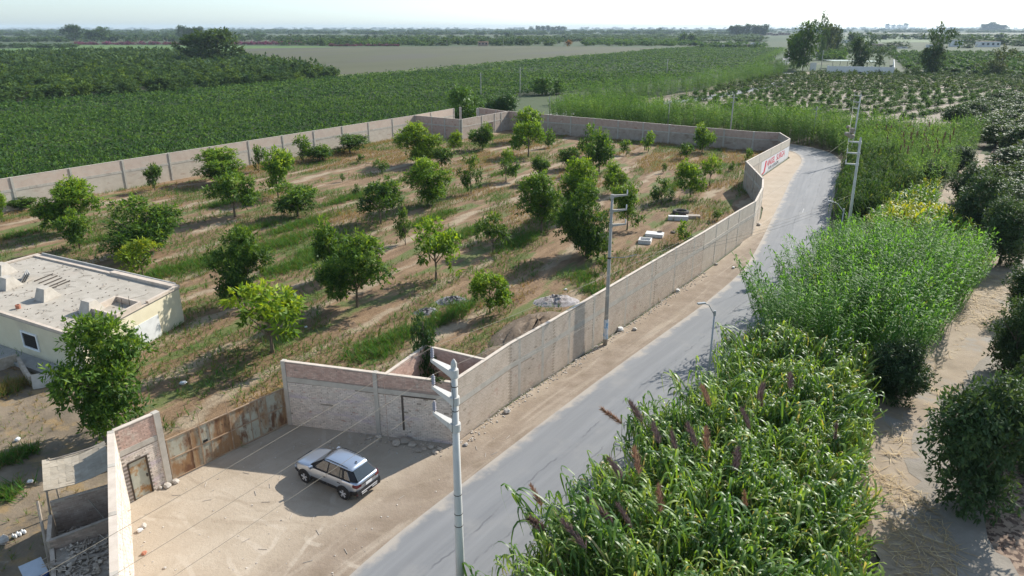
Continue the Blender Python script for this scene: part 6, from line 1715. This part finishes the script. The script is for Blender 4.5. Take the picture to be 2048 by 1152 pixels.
# lush strips seen in the yard
arrs = []
for (cx_, cy_, rx_, ry_, n_) in ((905, 628, 1.0, 3.6, 420), (745, 700, 1.3, 2.4, 360), (800, 672, .8, 2.2, 220), (500, 505, 1.4, 6.5, 1100), (395, 528, 1.3, 4.5, 700), (600, 450, 1.2, 5.0, 600), (590, 530, 1.2, 4.5, 700), (640, 500, 1.0, 3.0, 400), (1045, 482, 1.0, 4.0, 500), (560, 490, 1.2, 5, 700), (930, 470, 1.0, 4, 400), (690, 400, 1.0, 5, 500), (860, 440, .9, 4, 400), (330, 545, .9, 2.5, 250), (455, 405, 1.0, 5, 350), (240, 470, 1.2, 5, 350), (40, 470, 1.4, 6, 450), (1100, 430, 1.0, 4, 300), (1010, 345, 1.0, 5, 300), (1350, 372, 1.2, 5, 300), (1190, 580, 1.1, 1.4, 160), (1170, 555, 1.6, 2.0, 200), (520, 455, 1.0, 3.2, 220), (28, 917, .7, 1.2, 140), (12, 990, .6, .8, 90), (700, 300, 1.6, 6.0, 260), (15, 780, .9, 1.2, 220), (760, 375, 1.2, 6, 260)):
    p = at(cx_, cy_); u_, w_ = g.normal(0, .55, n_)*rx_, g.normal(0, .55, n_)*ry_
    X, Y = p.x+u_*ca_+w_*sa_, p.y-u_*sa_+w_*ca_
    arrs.append(plant(weed_t, X, Y, g.uniform(.9, 1.7, n_), g, None, vshift=np.full(n_, -.34 if cx_ > 20 or cy_ > 900 else 0.0)+g.normal(0, .06, n_)))
stuff('lush_weeds', join(arrs), WEED, 'lush bright green weed strips between the yard tracks', 'weeds')
X, Y = scatter([(-60, 10), (-19, 20), (-19, 27), (-17.6, 31), (-13.4, 36.4), (-20, 46), (-27, 42), (-60, 60)], .5, g, .5)
k = in_view(X, Y, 20) & (vnoise(X, Y, 2.2, 41) > .56); X, Y = X[k], Y[k]
stuff('scrub_weeds', plant(weed_t, X, Y, g.uniform(.4, 1.0, len(X)), g, None, vshift=np.where(vnoise(X, Y, 3, 42) > .45, .3, -.15)), WEED, 'sparse dry weeds on the scrub ground left of the gate', 'weeds')
# straw on the dirt track
straw_t = []
for i in range(4):
    gg = np.random.default_rng(300+i); n = 7; a = gg.uniform(0, 2*PI, n)
    D = np.stack([np.cos(a), np.sin(a), gg.uniform(0, .12, n)], 1)
    straw_t.append(blades(gg.normal(0, .12, (n, 3))*np.array([1, 1, .15])+np.array([0, 0, .05]), D, gg.uniform(.3, .9, n), np.full(n, .03), np.full(n, .05), 2, gg, gg.uniform(0, 1, n)))
arrs = []
for poly, sp in (([(43.6, 62), (33.5, 50.5), (36, 49.5), (41, 54), (46.3, 60.5)], .5), ([(15.5, 22), (17.0, 28), (18.8, 31.5), (20.3, 28.5), (18.6, 22)], .45), ([(33, 50), (25, 40.5), (27, 41), (34.5, 48.5)], 1.1), ([(20.5, 35), (17.5, 29), (19, 29), (22.5, 35)], .9), ([(22.5, 38), (19.5, 31), (26, 35), (30, 42)], 1.2)):
    X, Y = scatter(poly, sp, g, .5); arrs.append(plant(straw_t, X, Y, g.uniform(.6, 1.3, len(X)), g, None, z0=.03))
stuff('straw', join(arrs), STRAW, 'pale dry cane straw strewn along the dirt track', 'straw')

# ------------------------------------------------------------------ the big grove on the left, young orchard on the right
CF = [crown_mesh('crown', LEAF_B, 400+i, lobes=13, clumps=75, per=5, L=.19, W=.085, zlo=.0, lob=(.17, .28), vbias=.15) for i in range(5)]
far_arr = [crown(420+i, lobes=9, clumps=30, per=4, L=.30, W=.15, zlo=.0, lob=(.18, .30)) for i in range(4)]
X, Y = scatter(grove_poly, 6.6, g, .25, .5); k = in_view(X, Y, 30); X, Y = X[k], Y[k]
u, v, s = screen(X, Y); o_ = np.argsort(-s)
lab_rows = 'dark round fruit tree of the dense grove beyond the green crop field'
for i in o_[:300]:
    o = link_mesh('grove_tree', CF[i % 5], None, (X[i], Y[i], 0), g.uniform(0, 6)); w_ = g.uniform(5.2, 8.2); o.scale = (w_, w_, g.uniform(3.0, 6.0))
    f = g.random(); o.color = (1.05, 1.05, .95, 1) if f < .6 else ((.72, .85, .85, 1) if f < .8 else (1.6, 1.45, .8, 1))
    tag(o, lab_rows, 'tree', 'fruit trees of the left grove')
i = o_[300:]
stuff('grove_canopy', plant(far_arr, X[i], Y[i], g.uniform(6.2, 8.6, len(i)), g, None, zscale=g.uniform(3.2, 6.0, len(i)), vshift=g.uniform(-.25, .25, len(i))), LEAF_B, 'far part of the dense fruit grove below the bright green field', 'grove')
# young orchard: rows run towards the upper right
ya = math.atan2((at(2040, 172)-at(1700, 228)).y, (at(2040, 172)-at(1700, 228)).x)
X, Y = scatter(young_poly, 3.5, g, .12, ya, 7.4); k = in_view(X, Y, 30); X, Y = X[k], Y[k]
u, v, s = screen(X, Y); o_ = np.argsort(-s)
for i in o_[:300]:
    o = link_mesh('young_fruit_tree', CF[i % 5], None, (X[i], Y[i], 0), g.uniform(0, 6)); w_ = g.uniform(2.0, 3.2); o.scale = (w_, w_, g.uniform(1.2, 2.1)); o.color = (1.2, 1.4, .9, 1)
    tag(o, 'small round bush in the open rows of the young orchard', 'bush', 'bushes of the young orchard')
i = o_[300:]
stuff('orchard_bushes', plant(far_arr, X[i], Y[i], g.uniform(2.2, 3.3, len(i)), g, None, zscale=g.uniform(1.2, 2.1, len(i)), vshift=g.uniform(0, .3, len(i))), LEAF_B, 'far rows of small bushes in the young orchard', 'bushes')
# hedged crop rows at the right
pa, pb = at(1783, 106), at(1834, 146)
dr_ = (pb-pa).normalized(); step = Vector((-dr_.y, dr_.x, 0))
if step.x < 0: step = -step
for k in range(15):
    o_k = step*8.2*k
    n_ = 60
    t_ = g.uniform(0, 1, n_); e_ = 0 if k < 40 else 0
    L_ = (pb-pa).length+4*k
    X = pa.x+o_k.x+dr_.x*L_*t_+g.normal(0, .7, n_); Y = pa.y+o_k.y+dr_.y*L_*t_+g.normal(0, .7, n_)
    V, F, v = plant(far_arr, X, Y, g.uniform(4.5, 6.0, n_), g, None, zscale=g.uniform(2.2, 3.2, n_), vshift=g.uniform(-.1, .3, n_))
    o = link_mesh('hedged_crop_row', mesh_np('hedged_crop_row', V, F, LEAF_C, {'v': v})); tag(o, 'long hedged crop row slanting across the field at the right horizon', 'crop row', 'hedged rows at the right horizon')

# ------------------------------------------------------------------ distant trees
EU = [crown_mesh('crown', LEAF_B, 500+i, lobes=20, clumps=330, per=6, L=.10, W=.036, zlo=.05, lob=(.12, .22), tall=True, rx=.5, droop=.9, fill=.9) for i in range(4)]
SP = [crown_mesh('crown', LEAF_B, 520+i, lobes=22, clumps=170, per=6, L=.08, W=.03, zlo=.10, lob=(.07, .13), tall=True, rx=.5, droop=1.0, fill=1.1) for i in range(3)]
TRP = [trunk_mesh(30+i, PALEBARK, .85, .016, 7, .3) for i in range(3)]
def far_tree(bx, by, ty, w, kind, label, col=(1, 1, 1, 1), group=None, name='tall_tree'):
    p = at(bx, by); h = height_at(p.y, ty); wm = w/px_scale(p)
    root = empty(name, tuple(p), label=label, cat='tree', group=group)
    me = EU if kind == 'e' else (SP if kind == 's' else CF)
    c = link_mesh('crown', me[int(bx) % len(me)], root, (0, 0, 0), bx); c.scale = (wm*1.3, wm*1.3, h*1.03); c.color = col
    t = link_mesh('trunk', TRP[int(bx) % 3], root, (0, 0, 0), bx); t.scale = (max(wm, h*.4),)*2+(h,)
    return p, h
BR = (1.25, .95, .85, 1); DG = (.8, .85, .8, 1); LG = (1.0, 1.1, .65, 1)
FT = [(398, 128, 68, 74, 'e', 'left half of the big dark double tree at the end of the grove', (.9, .9, .6, 1)), (438, 130, 58, 86, 'e', 'right taller half of the big dark double tree at the end of the grove', (.9, .9, .62, 1)),
      (1605, 141, 46, 58, 'e', 'massive dark green tree leaning over the distant road', LG), (1586, 138, 66, 36, 'e', 'dark tree at the left foot of the massive roadside tree', (1.1, 1.1, .8, 1)), (1632, 120, 24, 34, 's', 'tallest feathery tree behind the massive roadside tree', (.9, .9, .95, 1)), (1652, 112, 50, 42, 'e', 'purplish brown tall tree right of the feathery one', BR), (1668, 108, 57, 26, 'e', 'dark green tree right of the purplish brown one', DG),
      (1715, 141, 72, 38, 'e', 'dark shaggy tree standing before the white farm wall', DG), (1757, 142, 92, 36, 's', 'dark crooked tree at the right part of the white farm wall', DG), (1866, 147, 49, 62, 's', 'tall ragged dark tree among the hedged crop rows', DG), (1862, 148, 92, 44, 'e', 'dark lower growth around the ragged tree in the hedged rows', DG),
      (1998, 150, 92, 52, 's', 'brownish bushy tree at the right end of the hedged rows', BR), (1985, 152, 118, 46, 's', 'low brownish growth beside the bushy tree at the right', BR), (1740, 96, 69, 22, 'r', 'round bright green tree behind the white farm wall', LG), (1703, 92, 64, 22, 'r', 'round grey green tree behind the shaggy one', (1, 1, 1, 1)), (1690, 102, 84, 18, 'r', 'small green tree left of the shaggy one behind the farm', LG),
      (150, 82, 49, 36, 'e', 'tall dark tree beside the purple hedge at the upper left', DG), (182, 82, 60, 18, 'e', 'slimmer tree right of the tall dark one at the upper left', DG), (205, 82, 54, 34, 'e', 'broad grey green tree at the upper left skyline', (1, 1.05, .9, 1)), (232, 83, 70, 24, 'e', 'small tree at the right end of the upper left group', (1, 1, 1, 1)),
      (366, 80, 51, 22, 'e', 'left tree of the skyline trio behind the double tree', (1, 1, 1, 1)), (384, 80, 56, 20, 'e', 'middle tree of the skyline trio behind the double tree', DG), (400, 80, 54, 22, 'e', 'right tree of the skyline trio behind the double tree', DG),
      (1366, 86, 66, 16, 'r', 'left of two round trees on the plain past the fallow field', (1.1, 1.15, .8, 1)), (1382, 86, 66, 18, 'r', 'right of two round trees on the plain past the fallow field', (1.1, 1.15, .8, 1)), (1318, 66, 55, 10, 'r', 'single round tree on the middle skyline', DG), (1062, 63, 53, 10, 'r', 'small round tree at the left end of the middle skyline wood', DG),
      (1800, 96, 83, 32, 'r', 'dark round tree beside the farm track at the right', DG), (1780, 96, 85, 28, 'r', 'dark round tree left of its twin beside the farm track', DG), (1935, 96, 87, 20, 'r', 'dark bush in front of the far white house', DG), (1137, 92, 80, 13, 'r', 'rust red flowering tree at the edge of the fallow field', (4.5, 1.3, .8, 1)),
      (1970, 86, 76, 22, 'r', 'dark tree left of the long brick house at the right', DG), (1950, 87, 77, 16, 'r', 'smaller dark tree near the long brick house', DG), (2040, 92, 80, 30, 'r', 'tree at the right edge beside the long brick house', (1, 1.1, .8, 1)), (1512, 92, 84, 14, 'r', 'small bush beside the little farm houses', DG), (1420, 93, 83, 26, 'r', 'dark bush left of the little farm houses', DG)]
for (bx, by, ty, w, kd, lb, col) in FT: far_tree(bx, by, ty, w, kd, lb, col)
for k in range(7): far_tree(1460+12*k+rnd.uniform(-3, 3), 71.5, 49+rnd.uniform(-2, 4), 16, 'e', 'tree of the tall eucalyptus clump on the skyline right of the middle', DG, 'skyline eucalyptus clump right of the middle')
for k in range(6): far_tree(1076+10*k, 64, 51.5+rnd.uniform(-1, 3), 12, 'e', 'tree of the middle skyline wood', DG, 'middle skyline wood')
for k in range(6): far_tree(1966+8*k, 62, 43.5+abs(k-2)*2+rnd.uniform(-1, 2), 14, 'e', 'tree of the dark clump on the far right skyline', DG, 'far right skyline clump')
for k in range(4): far_tree(1774+12*k, 57.5, 46+rnd.uniform(0, 3), 9, 'e', 'small tree on the pale right skyline', DG, 'pale right skyline trees')
# palms and green orchards along the back of the fallow field
pb_ = MB(); pb_.tube([(0, 0, 0), (.02, 0, .4), (0, .02, .78)], [.022, .016, .013], 5)
nv_ = len(pb_.v)
gg = np.random.default_rng(77); n = 16; az = np.linspace(0, 2*PI, n, endpoint=False)+gg.normal(0, .15, n); el = gg.uniform(.1, 1.0, n)
Vp, Fp, vp = blades(np.tile(np.array([[0, .02, .78]]), (n, 1)), np.stack([np.cos(az)*np.cos(el), np.sin(az)*np.cos(el), np.sin(el)], 1), np.full(n, .36), np.full(n, .09), np.full(n, .7), 3, gg, gg.uniform(0, 1, n))
tf = np.array([f if len(f) == 4 else (list(f)+[f[0]]*4)[:4] for f in pb_.f])
Va = np.concatenate([np.array([tuple(p) for p in pb_.v]), Vp]); Fa = np.concatenate([tf[[i for i in range(len(tf)) if len(set(tf[i])) == 4]], Fp+nv_])
palm_me = mesh_np('palm_tree', Va, Fa, [PALEBARK, PALM_L], {'v': np.concatenate([np.zeros(nv_), vp])}, midx=np.concatenate([np.zeros(len(Fa)-len(Fp)), np.ones(len(Fp))]))
for k in range(56):
    px = 230+k*10.6+rnd.uniform(-5, 5) if k < 34 else 560+(k-34)*22+rnd.uniform(-9, 9)
    p = at(px, 87.5+rnd.uniform(-2.5, 1.5)); h = rnd.uniform(9, 15)
    o = link_mesh('palm_tree', palm_me, None, tuple(p), rnd.uniform(0, 6)); o.scale = (h*1.15, h*1.15, h)
    tag(o, 'feathery palm in the line of palms along the back of the fields', 'palm', 'palms behind the fields')
o = link_mesh('palm_tree', palm_me, None, tuple(at(1128, 92))); o.scale = (15, 15, 14.5); tag(o, 'lone tall palm beside the rust red tree', 'palm')
def belt(px0, px1, y0, y1, n, w, h, mat, name, label, cat, seed, tv=0.0, wj=.3):
    g = np.random.default_rng(seed)
    a = np.array([at(x, y)[:2] for x, y in zip(np.sort(g.uniform(px0, px1, n)), g.uniform(y0, y1, n))])
    return stuff(name, plant(far_arr, a[:, 0], a[:, 1], g.uniform(w*(1-wj), w*(1+wj), n), g, None, zscale=g.uniform(h*.6, h*1.3, n), vshift=np.full(n, tv)+g.uniform(-.15, .15, n)), mat, label, cat)
belt(560, 1120, 86, 91.5, 150, 13, 6.5, LEAF_B, 'orchard_belt', 'dark green orchard belt under the palms behind the fallow field', 'orchard', 1, .1)
belt(640, 870, 87.5, 91.5, 55, 11, 5, LEAF_C, 'bright_hedge', 'bright green trees in front of the palms behind the fallow field', 'trees', 2, .35)
belt(1170, 1400, 84, 92, 120, 12, 5, LEAF_C, 'bright_hedge', 'bright green trees along the right back edge of the fallow field', 'trees', 3, .25)
belt(1120, 1520, 70, 84, 360, 22, 4.5, LEAF_B, 'plain_orchard', 'wide green orchard on the plain below the skyline', 'orchard', 4, .25)
belt(560, 1120, 74, 84, 260, 20, 5, LEAF_B, 'plain_orchard', 'green orchard on the plain behind the palms', 'orchard', 5, .2)
belt(0, 135, 79, 84, 60, 14, 6, LEAF_B, 'orchard_belt', 'dark tree belt at the left edge above the bright field', 'trees', 6)
belt(0, 150, 93.5, 96, 46, 9, 3.5, LEAF_B, 'orchard_belt', 'low dark hedge at the left edge of the bright field', 'hedge', 7)
belt(140, 600, 76, 84, 150, 15, 7, LEAF_B, 'orchard_belt', 'mixed trees behind the purple flowering hedge', 'trees', 8)
belt(150, 640, 88.2, 89.6, 150, 7, 3.2, BOUG, 'bougainvillea_hedge', 'purple and pink flowering hedge along the back of the bright green field', 'hedge', 9, .1)
belt(640, 800, 91.5, 92.6, 46, 6, 2.2, BOUG, 'bougainvillea_hedge', 'reddish flowering hedge at the back of the fallow field', 'hedge', 10, -.1)
for k, (a_, b_, y0, y1, n_, h_, lb) in enumerate(((-40, 560, 62, 66, 150, 11, 'left skyline wood fading into haze'), (430, 1050, 61, 65, 150, 12, 'middle left skyline wood fading into haze'), (1020, 1460, 61.5, 66, 110, 10, 'middle right skyline wood fading into haze'), (1500, 2090, 59.5, 62.5, 120, 12, 'right skyline wood fading into haze'), (-40, 2090, 57.2, 58.6, 260, 20, 'farthest pale tree line along the whole horizon'), (0, 560, 68, 74, 120, 9, 'hedges on the hazy plain at the left'), (1690, 2090, 71, 72, 60, 4, 'thin dark hedge across the right plain'), (1880, 2090, 82, 90, 60, 7, 'dark trees around the houses at the right'))):
    belt(a_, b_, y0, y1, n_, 34 if k < 4 else (70 if k == 4 else 20), h_, LEAF_B, 'distant_treeline', lb, 'tree line', 20+k)
for k, (a_, b_, y0, y1, n_) in enumerate(((0, 420, 69, 71, 90), (200, 760, 66.5, 68, 120), (700, 1120, 67.5, 70, 110), (1100, 1500, 66.5, 68.5, 100), (1500, 2090, 64.2, 65.6, 120), (1700, 2090, 78, 79, 40))):
    belt(a_, b_, y0, y1, n_, 26, 9, LEAF_B, 'distant_treeline', ('tree belt low on the hazy plain at the left', 'long tree belt under the left skyline', 'tree belt behind the palms below the skyline', 'tree belt below the middle right skyline', 'tree belt across the pale right plain', 'thin hedge between the right pastures')[k], 'tree line', 60+k)
belt(1400, 1530, 90, 97, 70, 9, 4, LEAF_C, 'farm_scrub', 'green scrub around the little farm houses by the crop field', 'scrub', 31, .15)
belt(1640, 1690, 112, 122, 40, 5, 4.5, LEAF_C, 'farm_scrub', 'light green scrub behind the farm beside the massive tree', 'scrub', 32, .3)
belt(1640, 1790, 99, 108, 60, 8, 4, LEAF_B, 'farm_scrub', 'dark scrub behind the shade net farm', 'scrub', 33, .1)

# ------------------------------------------------------------------ distant buildings
BW = M('white_building', [(.3, (.62, .60, .56)), (.7, (.74, .72, .69))], .3)
BT = M('brick_building', [(.3, (.34, .22, .17)), (.7, (.42, .29, .23))], .3)
NET = M('shade_net', [(.3, (.33, .40, .36)), (.7, (.42, .48, .44))], .4)
def building(px, py, wpx, h, dep, label, wall=BW, name='farm_house', wins=3, floors=1, roofc=None, group=None):
    p = at(px, py); s = px_scale(p); w_ = wpx/s
    root = empty(name, tuple(p), label=label, cat='house', group=group)
    b = MB(); b.box((p.x, p.y+dep/2, h/2), (w_, dep, h)); b.build('wall', wall, root)
    b = MB(); b.box((p.x, p.y+dep/2, h+.12), (w_+.5, dep+.5, .24)); b.build('roof', roofc or CONC_GREY, root)
    for f in range(floors):
        for k in range(wins):
            b = MB(); x = p.x-w_/2+w_*(k+.5)/wins; b.box((x, p.y-.02, h*(f+.55)/floors), (w_/wins*.45, .08, h/floors*.38)); b.build('window', DARK, root)
building(1915, 93.5, 20, 7.5, 9, 'two storey white house with dark windows on the right plain', floors=2, wins=2)
building(1980, 94, 40, 6, 10, 'long low house with brick upper wall at the right', BW, wins=4, roofc=BT)
building(1756, 97, 16, 4.5, 6, 'small brick building behind the crooked tree', BT, wins=2)
building(1693, 86, 14, 4, 6, 'pale small house left of the shaggy tree on the plain', BW, wins=2)
building(1494, 96, 16, 4, 6, 'flat pale house among scrub at the end of the dark crop', BT, wins=2, roofc=BW)
building(1511, 96, 14, 5.5, 6, 'white house with a small tower among scrub at the end of the dark crop', BW, wins=2, floors=2)
building(1519, 95.5, 6, 4, 5, 'tiny white hut right of the towered white house', BW, wins=1)
building(1445, 96.5, 8, 3.5, 5, 'tiny white hut left of the little farm houses', BW, wins=1)
building(1470, 96.5, 8, 3.2, 5, 'low pale hut between the little farm houses', BW, wins=1)
building(966, 91.5, 20, 4.5, 7, 'low red roofed house at the back edge of the fallow field', BT, wins=3, roofc=REDCLAY)
for k in range(6): building(1515+12*k, 70.5+rnd.uniform(-.6, .8), 11, rnd.uniform(5, 8), 10, 'reddish brick house of the distant hamlet on the skyline', BT, 'hamlet_house', 2, 1, CONC_GREY if k % 2 else BT, 'distant hamlet houses')
building(1238-18, 63.5, 8, 8, 8, 'tiny pale house on the middle skyline', BW, wins=1)
building(1800, 96.8, 30, 1.4, 3, 'long low white wall beside the dark twin trees', BW, 'low_shed', 2)
building(1860, 95, 10, 3, 4, 'tiny pale shed behind the ragged tall tree', BW, wins=1)
# white farm wall and its shade nets
a0, a1, a2 = at(1652, 147), at(1786, 150), at(1786, 130)
fw_ = empty('farm_wall', tuple(a0), label='long white wall of the farm at the back of the young orchard', cat='wall')
b = MB(); b.seg(a0, a1, .3, 0, 3.6); b.build('wall_face', BW, fw_)
b = MB(); b.seg(Vector(a1[:2])+Vector((.2, .2)), a2, .3, 0, 3.5); b.build('wall_face', BW, fw_)
for f in (0.02, .34, .67, .98):
    b = MB(); p = a0+(a1-a0)*f; b.box((p.x, p.y, 1.95), (.6, .6, 3.9)); b.build('column', BW, fw_)
for (px, py, wpx, dp, h, lb) in ((1686, 138, 44, 14, 4.2, 'pale green shade net over the left part of the farm'), (1742, 139, 50, 14, 4.0, 'pale shade net over the right part of the farm')):
    p = at(px, py); w_ = wpx/px_scale(p); root = empty('shade_shelter', tuple(p), label=lb, cat='shelter')
    b = MB(); b.box((p.x, p.y+dp/2, h), (w_, dp, .1)); b.build('net_roof', NET, root)
    for k in range(4):
        b = MB(); b.box((p.x-w_/2+w_*k/3, p.y+.1, h/2), (.2, .2, h)); b.build('post', WOOD, root)
p = at(1625, 141); b = MB(); b.box((p.x, p.y, 2.0), (3.2, .4, 4.0)); tag(b.build('gate_pier', BW, origin=tuple(p)), 'pale gate pier beside the massive tree at the farm entrance', 'gate pier')
